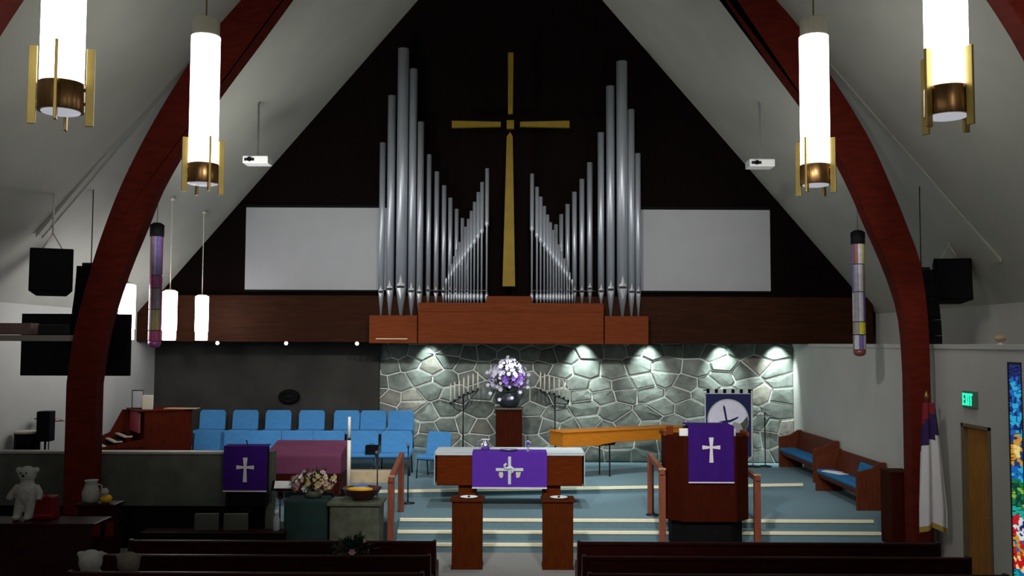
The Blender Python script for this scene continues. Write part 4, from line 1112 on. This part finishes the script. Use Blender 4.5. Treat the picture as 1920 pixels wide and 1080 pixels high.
MB().ball((0, 0, .1), (.09, .07, .055), 14, 8).build('body', 'tan', t)

# ------------------------------------------------------------------ nave pews
def pew(x0, x1, Y, label):
    t = thing('nave_pew', label, 'pew', (x0, Y, 0), group='dark pews of the nave')
    L_ = x1-x0
    for x in (0, L_-.05):
        MB().prism([(-.04, 0), (.52, 0), (.54, .50), (.46, .56), (.16, .60), (.06, .92), (-.04, .92)], 'x', x, x+.05).build('end_panel', 'pew', t, bevel=.01)
    MB().prism([(.0, .30), (.05, .30), (.02, .88), (-.03, .88)], 'x', .05, L_-.05).build('backrest', 'pew', t)
    MB().prism([(-.045, .87), (.035, .87), (.035, .90), (.01, .912), (-.02, .912), (-.045, .90)], 'x', .05, L_-.05).build('top_rail', 'pew', t)
    MB().box(.05, L_-.05, .03, .50, .40, .45).build('seat', 'pew', t, bevel=.008)
    MB().box(.3, L_-.3, -.12, -.03, .55, .565).box(.3, L_-.3, -.125, -.115, .565, .66).build('book_rack', 'pew', t)
    return t
RW = (('front', 13.5), ('second', 12.6), ('third', 11.66), ('fourth', 10.72))
for nme, Y in RW[:3]:
    pew(-5.3, -1.04, Y, 'dark wooden pew, %s row left of the aisle' % nme)
    pew(.92, 5.95, Y, 'dark wooden pew, %s row right of the aisle' % nme)
# hymn books lying in view: papers on the low screens
def plush(loc, sc, m, label, pose, rz=0):
    t = thing('plush_toy', label, 'toy', loc, rz, group='plush toys at the left of the nave'); t.scale = (sc, sc, sc)
    mb = MB()
    if pose == 'stand':
        mb.ball((0, 0, .40), (.16, .12, .19)).ball((0, 0, .56), (.10, .09, .1)).ball((0, 0, .68), (.135, .12, .125)).ball((-.13, 0, .74), .05).ball((.13, 0, .74), .05)
        mb.tube([(-.08, 0, .32), (-.11, -.02, .15), (-.12, -.03, .04)], [.08, .07, .065], 10).tube([(.08, 0, .32), (.06, -.02, .15), (.05, -.03, .04)], [.08, .07, .065], 10)
        mb.tube([(-.12, 0, .5), (-.22, -.02, .38), (-.25, -.04, .3)], [.06, .055, .05], 10).tube([(.12, 0, .5), (.2, -.02, .4), (.2, -.05, .3)], [.06, .055, .05], 10)
        mb.ball((-.12, -.06, .04), (.06, .09, .04)).ball((.05, -.06, .04), (.06, .09, .04))
    else:
        mb.ball((0, 0, .17), (.13, .12, .18)).ball((0, 0, .40), (.115, .11, .115)).ball((.10, 0, .47), .035).ball((-.10, 0, .47), .035)
        mb.tube([(-.06, .05, .07), (-.09, .17, .055)], [.055, .05], 10).tube([(.06, .05, .07), (.09, .17, .055)], [.055, .05], 10)
        mb.tube([(-.10, 0, .28), (-.15, .08, .18)], [.045, .04], 10).tube([(.10, 0, .28), (.15, .08, .18)], [.045, .04], 10)
    o = mb.build('body', m, t)
    r = o.modifiers.new('remesh', 'REMESH'); r.mode = 'VOXEL'; r.voxel_size = .018; r.use_smooth_shade = True
    s_ = o.modifiers.new('smooth', 'SMOOTH'); s_.iterations = 4
    f = MB(); hz = .68 if pose == 'stand' else .40; y = -.125 if pose == 'stand' else -.145
    if pose == 'stand': f.ball((-.04, y, hz+.03), .014, 8, 6).ball((.04, y, hz+.03), .014, 8, 6).ball((0, y-.01, hz-.01), .02, 8, 6); f.build('eyes_and_nose', 'black', t)
    return t
t = thing('side_table', 'dark side table at the far left carrying the plush toy', 'table', (-7.15, 14.3, 0))
zt = az(978, 14.3)
MB().box(-1.0, 1.15, -.3, .3, zt-.05, zt).build('table_top', 'pew', t, bevel=.01)
for x in (-.9, 1.05):
    for y in (-.24, .24): MB().box(x-.03, x+.03, y-.03, y+.03, 0, zt-.05).build('leg', 'pew', t)
MB().box(-.95, 1.1, -.28, -.26, .2, zt-.05).build('front_panel', 'pew', t)
plush((ax(62, 14.3), 14.3, zt), .98, 'plush', 'white plush bear standing at the far left', 'stand')
t = thing('red_bag', 'dark red bag beside the white plush bear', 'bag', (ax(95, 14.4), 14.4, zt))
MB().prism([(-.2, 0), (.2, 0), (.17, .34), (-.15, .34)], 'y', -.12, .12).build('body', 'red', t, bevel=.03)
MB().tube([(-.08, -.1, .33), (-.07, -.1, .4), (.07, -.1, .4), (.08, -.1, .33)], .01).build('handle', 'red', t)
MB().box(-.19, .19, -.128, -.118, .06, .085).build('strap', 'redflag', t)
# shelf with jug and duck right of the left arch leg
Yq = 15.6
zq = az(945, Yq)
t = thing('corner_stand', 'narrow dark stand with jug and yellow toy beside the left arch', 'stand', (ax(198, Yq), Yq, 0))
MB().box(-.32, .32, -.2, .2, zq-.04, zq).build('top', 'pew', t, bevel=.008)
MB().box(-.28, .28, -.16, .18, 0.0, zq-.04).build('body', 'pew', t, bevel=.008)
MB().box(-.05, .3, -.17, -.16, az(1005, Yq), az(978, Yq)).build('red_panel', 'red', t)
t = thing('cream_jug', 'cream jug on the narrow stand beside the left arch', 'jug', (ax(182, Yq), Yq-.02, zq))
MB().lathe([(.09, 0), (.13, .05), (.14, .16), (.10, .27), (.09, .33), (.11, .36), (.09, .35)], seg=20).build('body', 'plush', t)
MB().tube([(.09, 0, .3), (.17, 0, .27), (.17, 0, .15), (.13, 0, .1)], .014).build('handle', 'plush', t)
t = thing('duck_toy', 'white and yellow toy duck beside the cream jug', 'toy', (ax(208, Yq)+.03, Yq-.05, zq))
MB().ball((0, 0, .07), (.1, .08, .07)).build('body', 'yellow', t)
MB().ball((-.01, -.03, .18), (.06, .06, .065)).ball((-.01, -.02, .13), .05).build('head', 'plush', t)
MB().ball((-.01, -.10, .175), (.02, .03, .01), 8, 6).build('beak', 'yellow', t)
# toys seated in the third pew row
pl = dict()
plush((-5.17, 11.98, .452), 1.27, 'plush', 'white round-headed plush toy low in the left pews', 'sit')
plush((-4.70, 11.98, .452), 1.22, 'plushg', 'grey-brown plush toy low in the left pews beside the white one', 'sit')
# potted plant on the left second pew seat
t = thing('potted_plant', 'dim leafy potted plant among the left pews near the aisle', 'plant', (ax(668, 12.9), 12.95, .452))
MB().lathe([(.10, 0), (.14, .2), (.15, .21), (.13, .21), (.12, .18)], seg=16).build('pot', 'bowl', t)
bouquet(t, (0, 0, .42), (.26, .2, .18), [('petalp', 1)], 5, 160, 1.0, 21)

# ------------------------------------------------------------------ drum kit corner, left choir
def drum(x, Y, z, r, h, label):
    t = thing('drum', label, 'drum', (x, Y, z), group='drums behind the left parapet')
    MB().lathe([(r, .0), (r, h)], seg=24).build('shell', 'black', t)
    MB().lathe([(r+.012, h-.02), (r+.012, h+.02), (r-.01, h+.02)], seg=24).build('rim', 'capm', t)
    for k in range(3):
        a = k*2*PI/3; MB().tube([(r*math.cos(a), r*math.sin(a), .2), (r*1.05*math.cos(a), r*1.05*math.sin(a), 0)], .01).build('leg', 'metal', t)
    return t
drum(-8.91, 17.8, .45+1.2, .22, .34, 'dark drum left of the black speaker behind the parapet')
def stand_for(x, Y, label, h):
    t = thing('drum_stand', label, 'stand', (x, Y, .45))
    for k in range(3):
        a = k*2*PI/3+.3; MB().tube([(0, 0, .3), (.25*math.cos(a), .25*math.sin(a), 0)], .012).build('leg', 'metal', t)
    MB().lathe([(.015, .25), (.015, h-.02), (.2, h-.01), (.2, h)], seg=14).build('pole', 'metal', t)
stand_for(-8.91, 17.8, 'metal tripod stand under the dark drum', 1.2)
t = thing('cymbal', 'tilted cymbal on a stand behind the left parapet', 'cymbal', (-8.85, 18.5, .45))
zz = az(790, 18.5)-.45
Mx = Matrix.Translation((0, 0, zz)) @ Matrix.Rotation(.12, 4, 'Y')
MB().lathe([(.27, 0), (.10, .02), (.05, .045), (.01, .05)], seg=28, M_=Mx).build('disc', 'brassdk', t)
MB().lathe([(.012, .0), (.012, zz+.08)], seg=8).build('pole', 'metal', t)
for k in range(3):
    a = k*2*PI/3; MB().tube([(0, 0, .3), (.25*math.cos(a), .25*math.sin(a), 0)], .012).build('leg', 'metal', t)
t = thing('pole_speaker', 'small black speaker on a pole left of the left arch leg', 'speaker', (ax(93, 17.75), 17.75, .45))
z1 = az(774, 17.75)-.45
MB().box(-.12, .12, -.12, .12, z1-.55, z1).build('cabinet', 'black', t, bevel=.015)
MB().box(-.10, .10, -.13, -.12, z1-.52, z1-.03).build('grille', 'grille', t)
MB().lathe([(.1, 0), (.1, .02), (.02, .04), (.02, z1-.54)], seg=14).build('pole', 'metal', t)
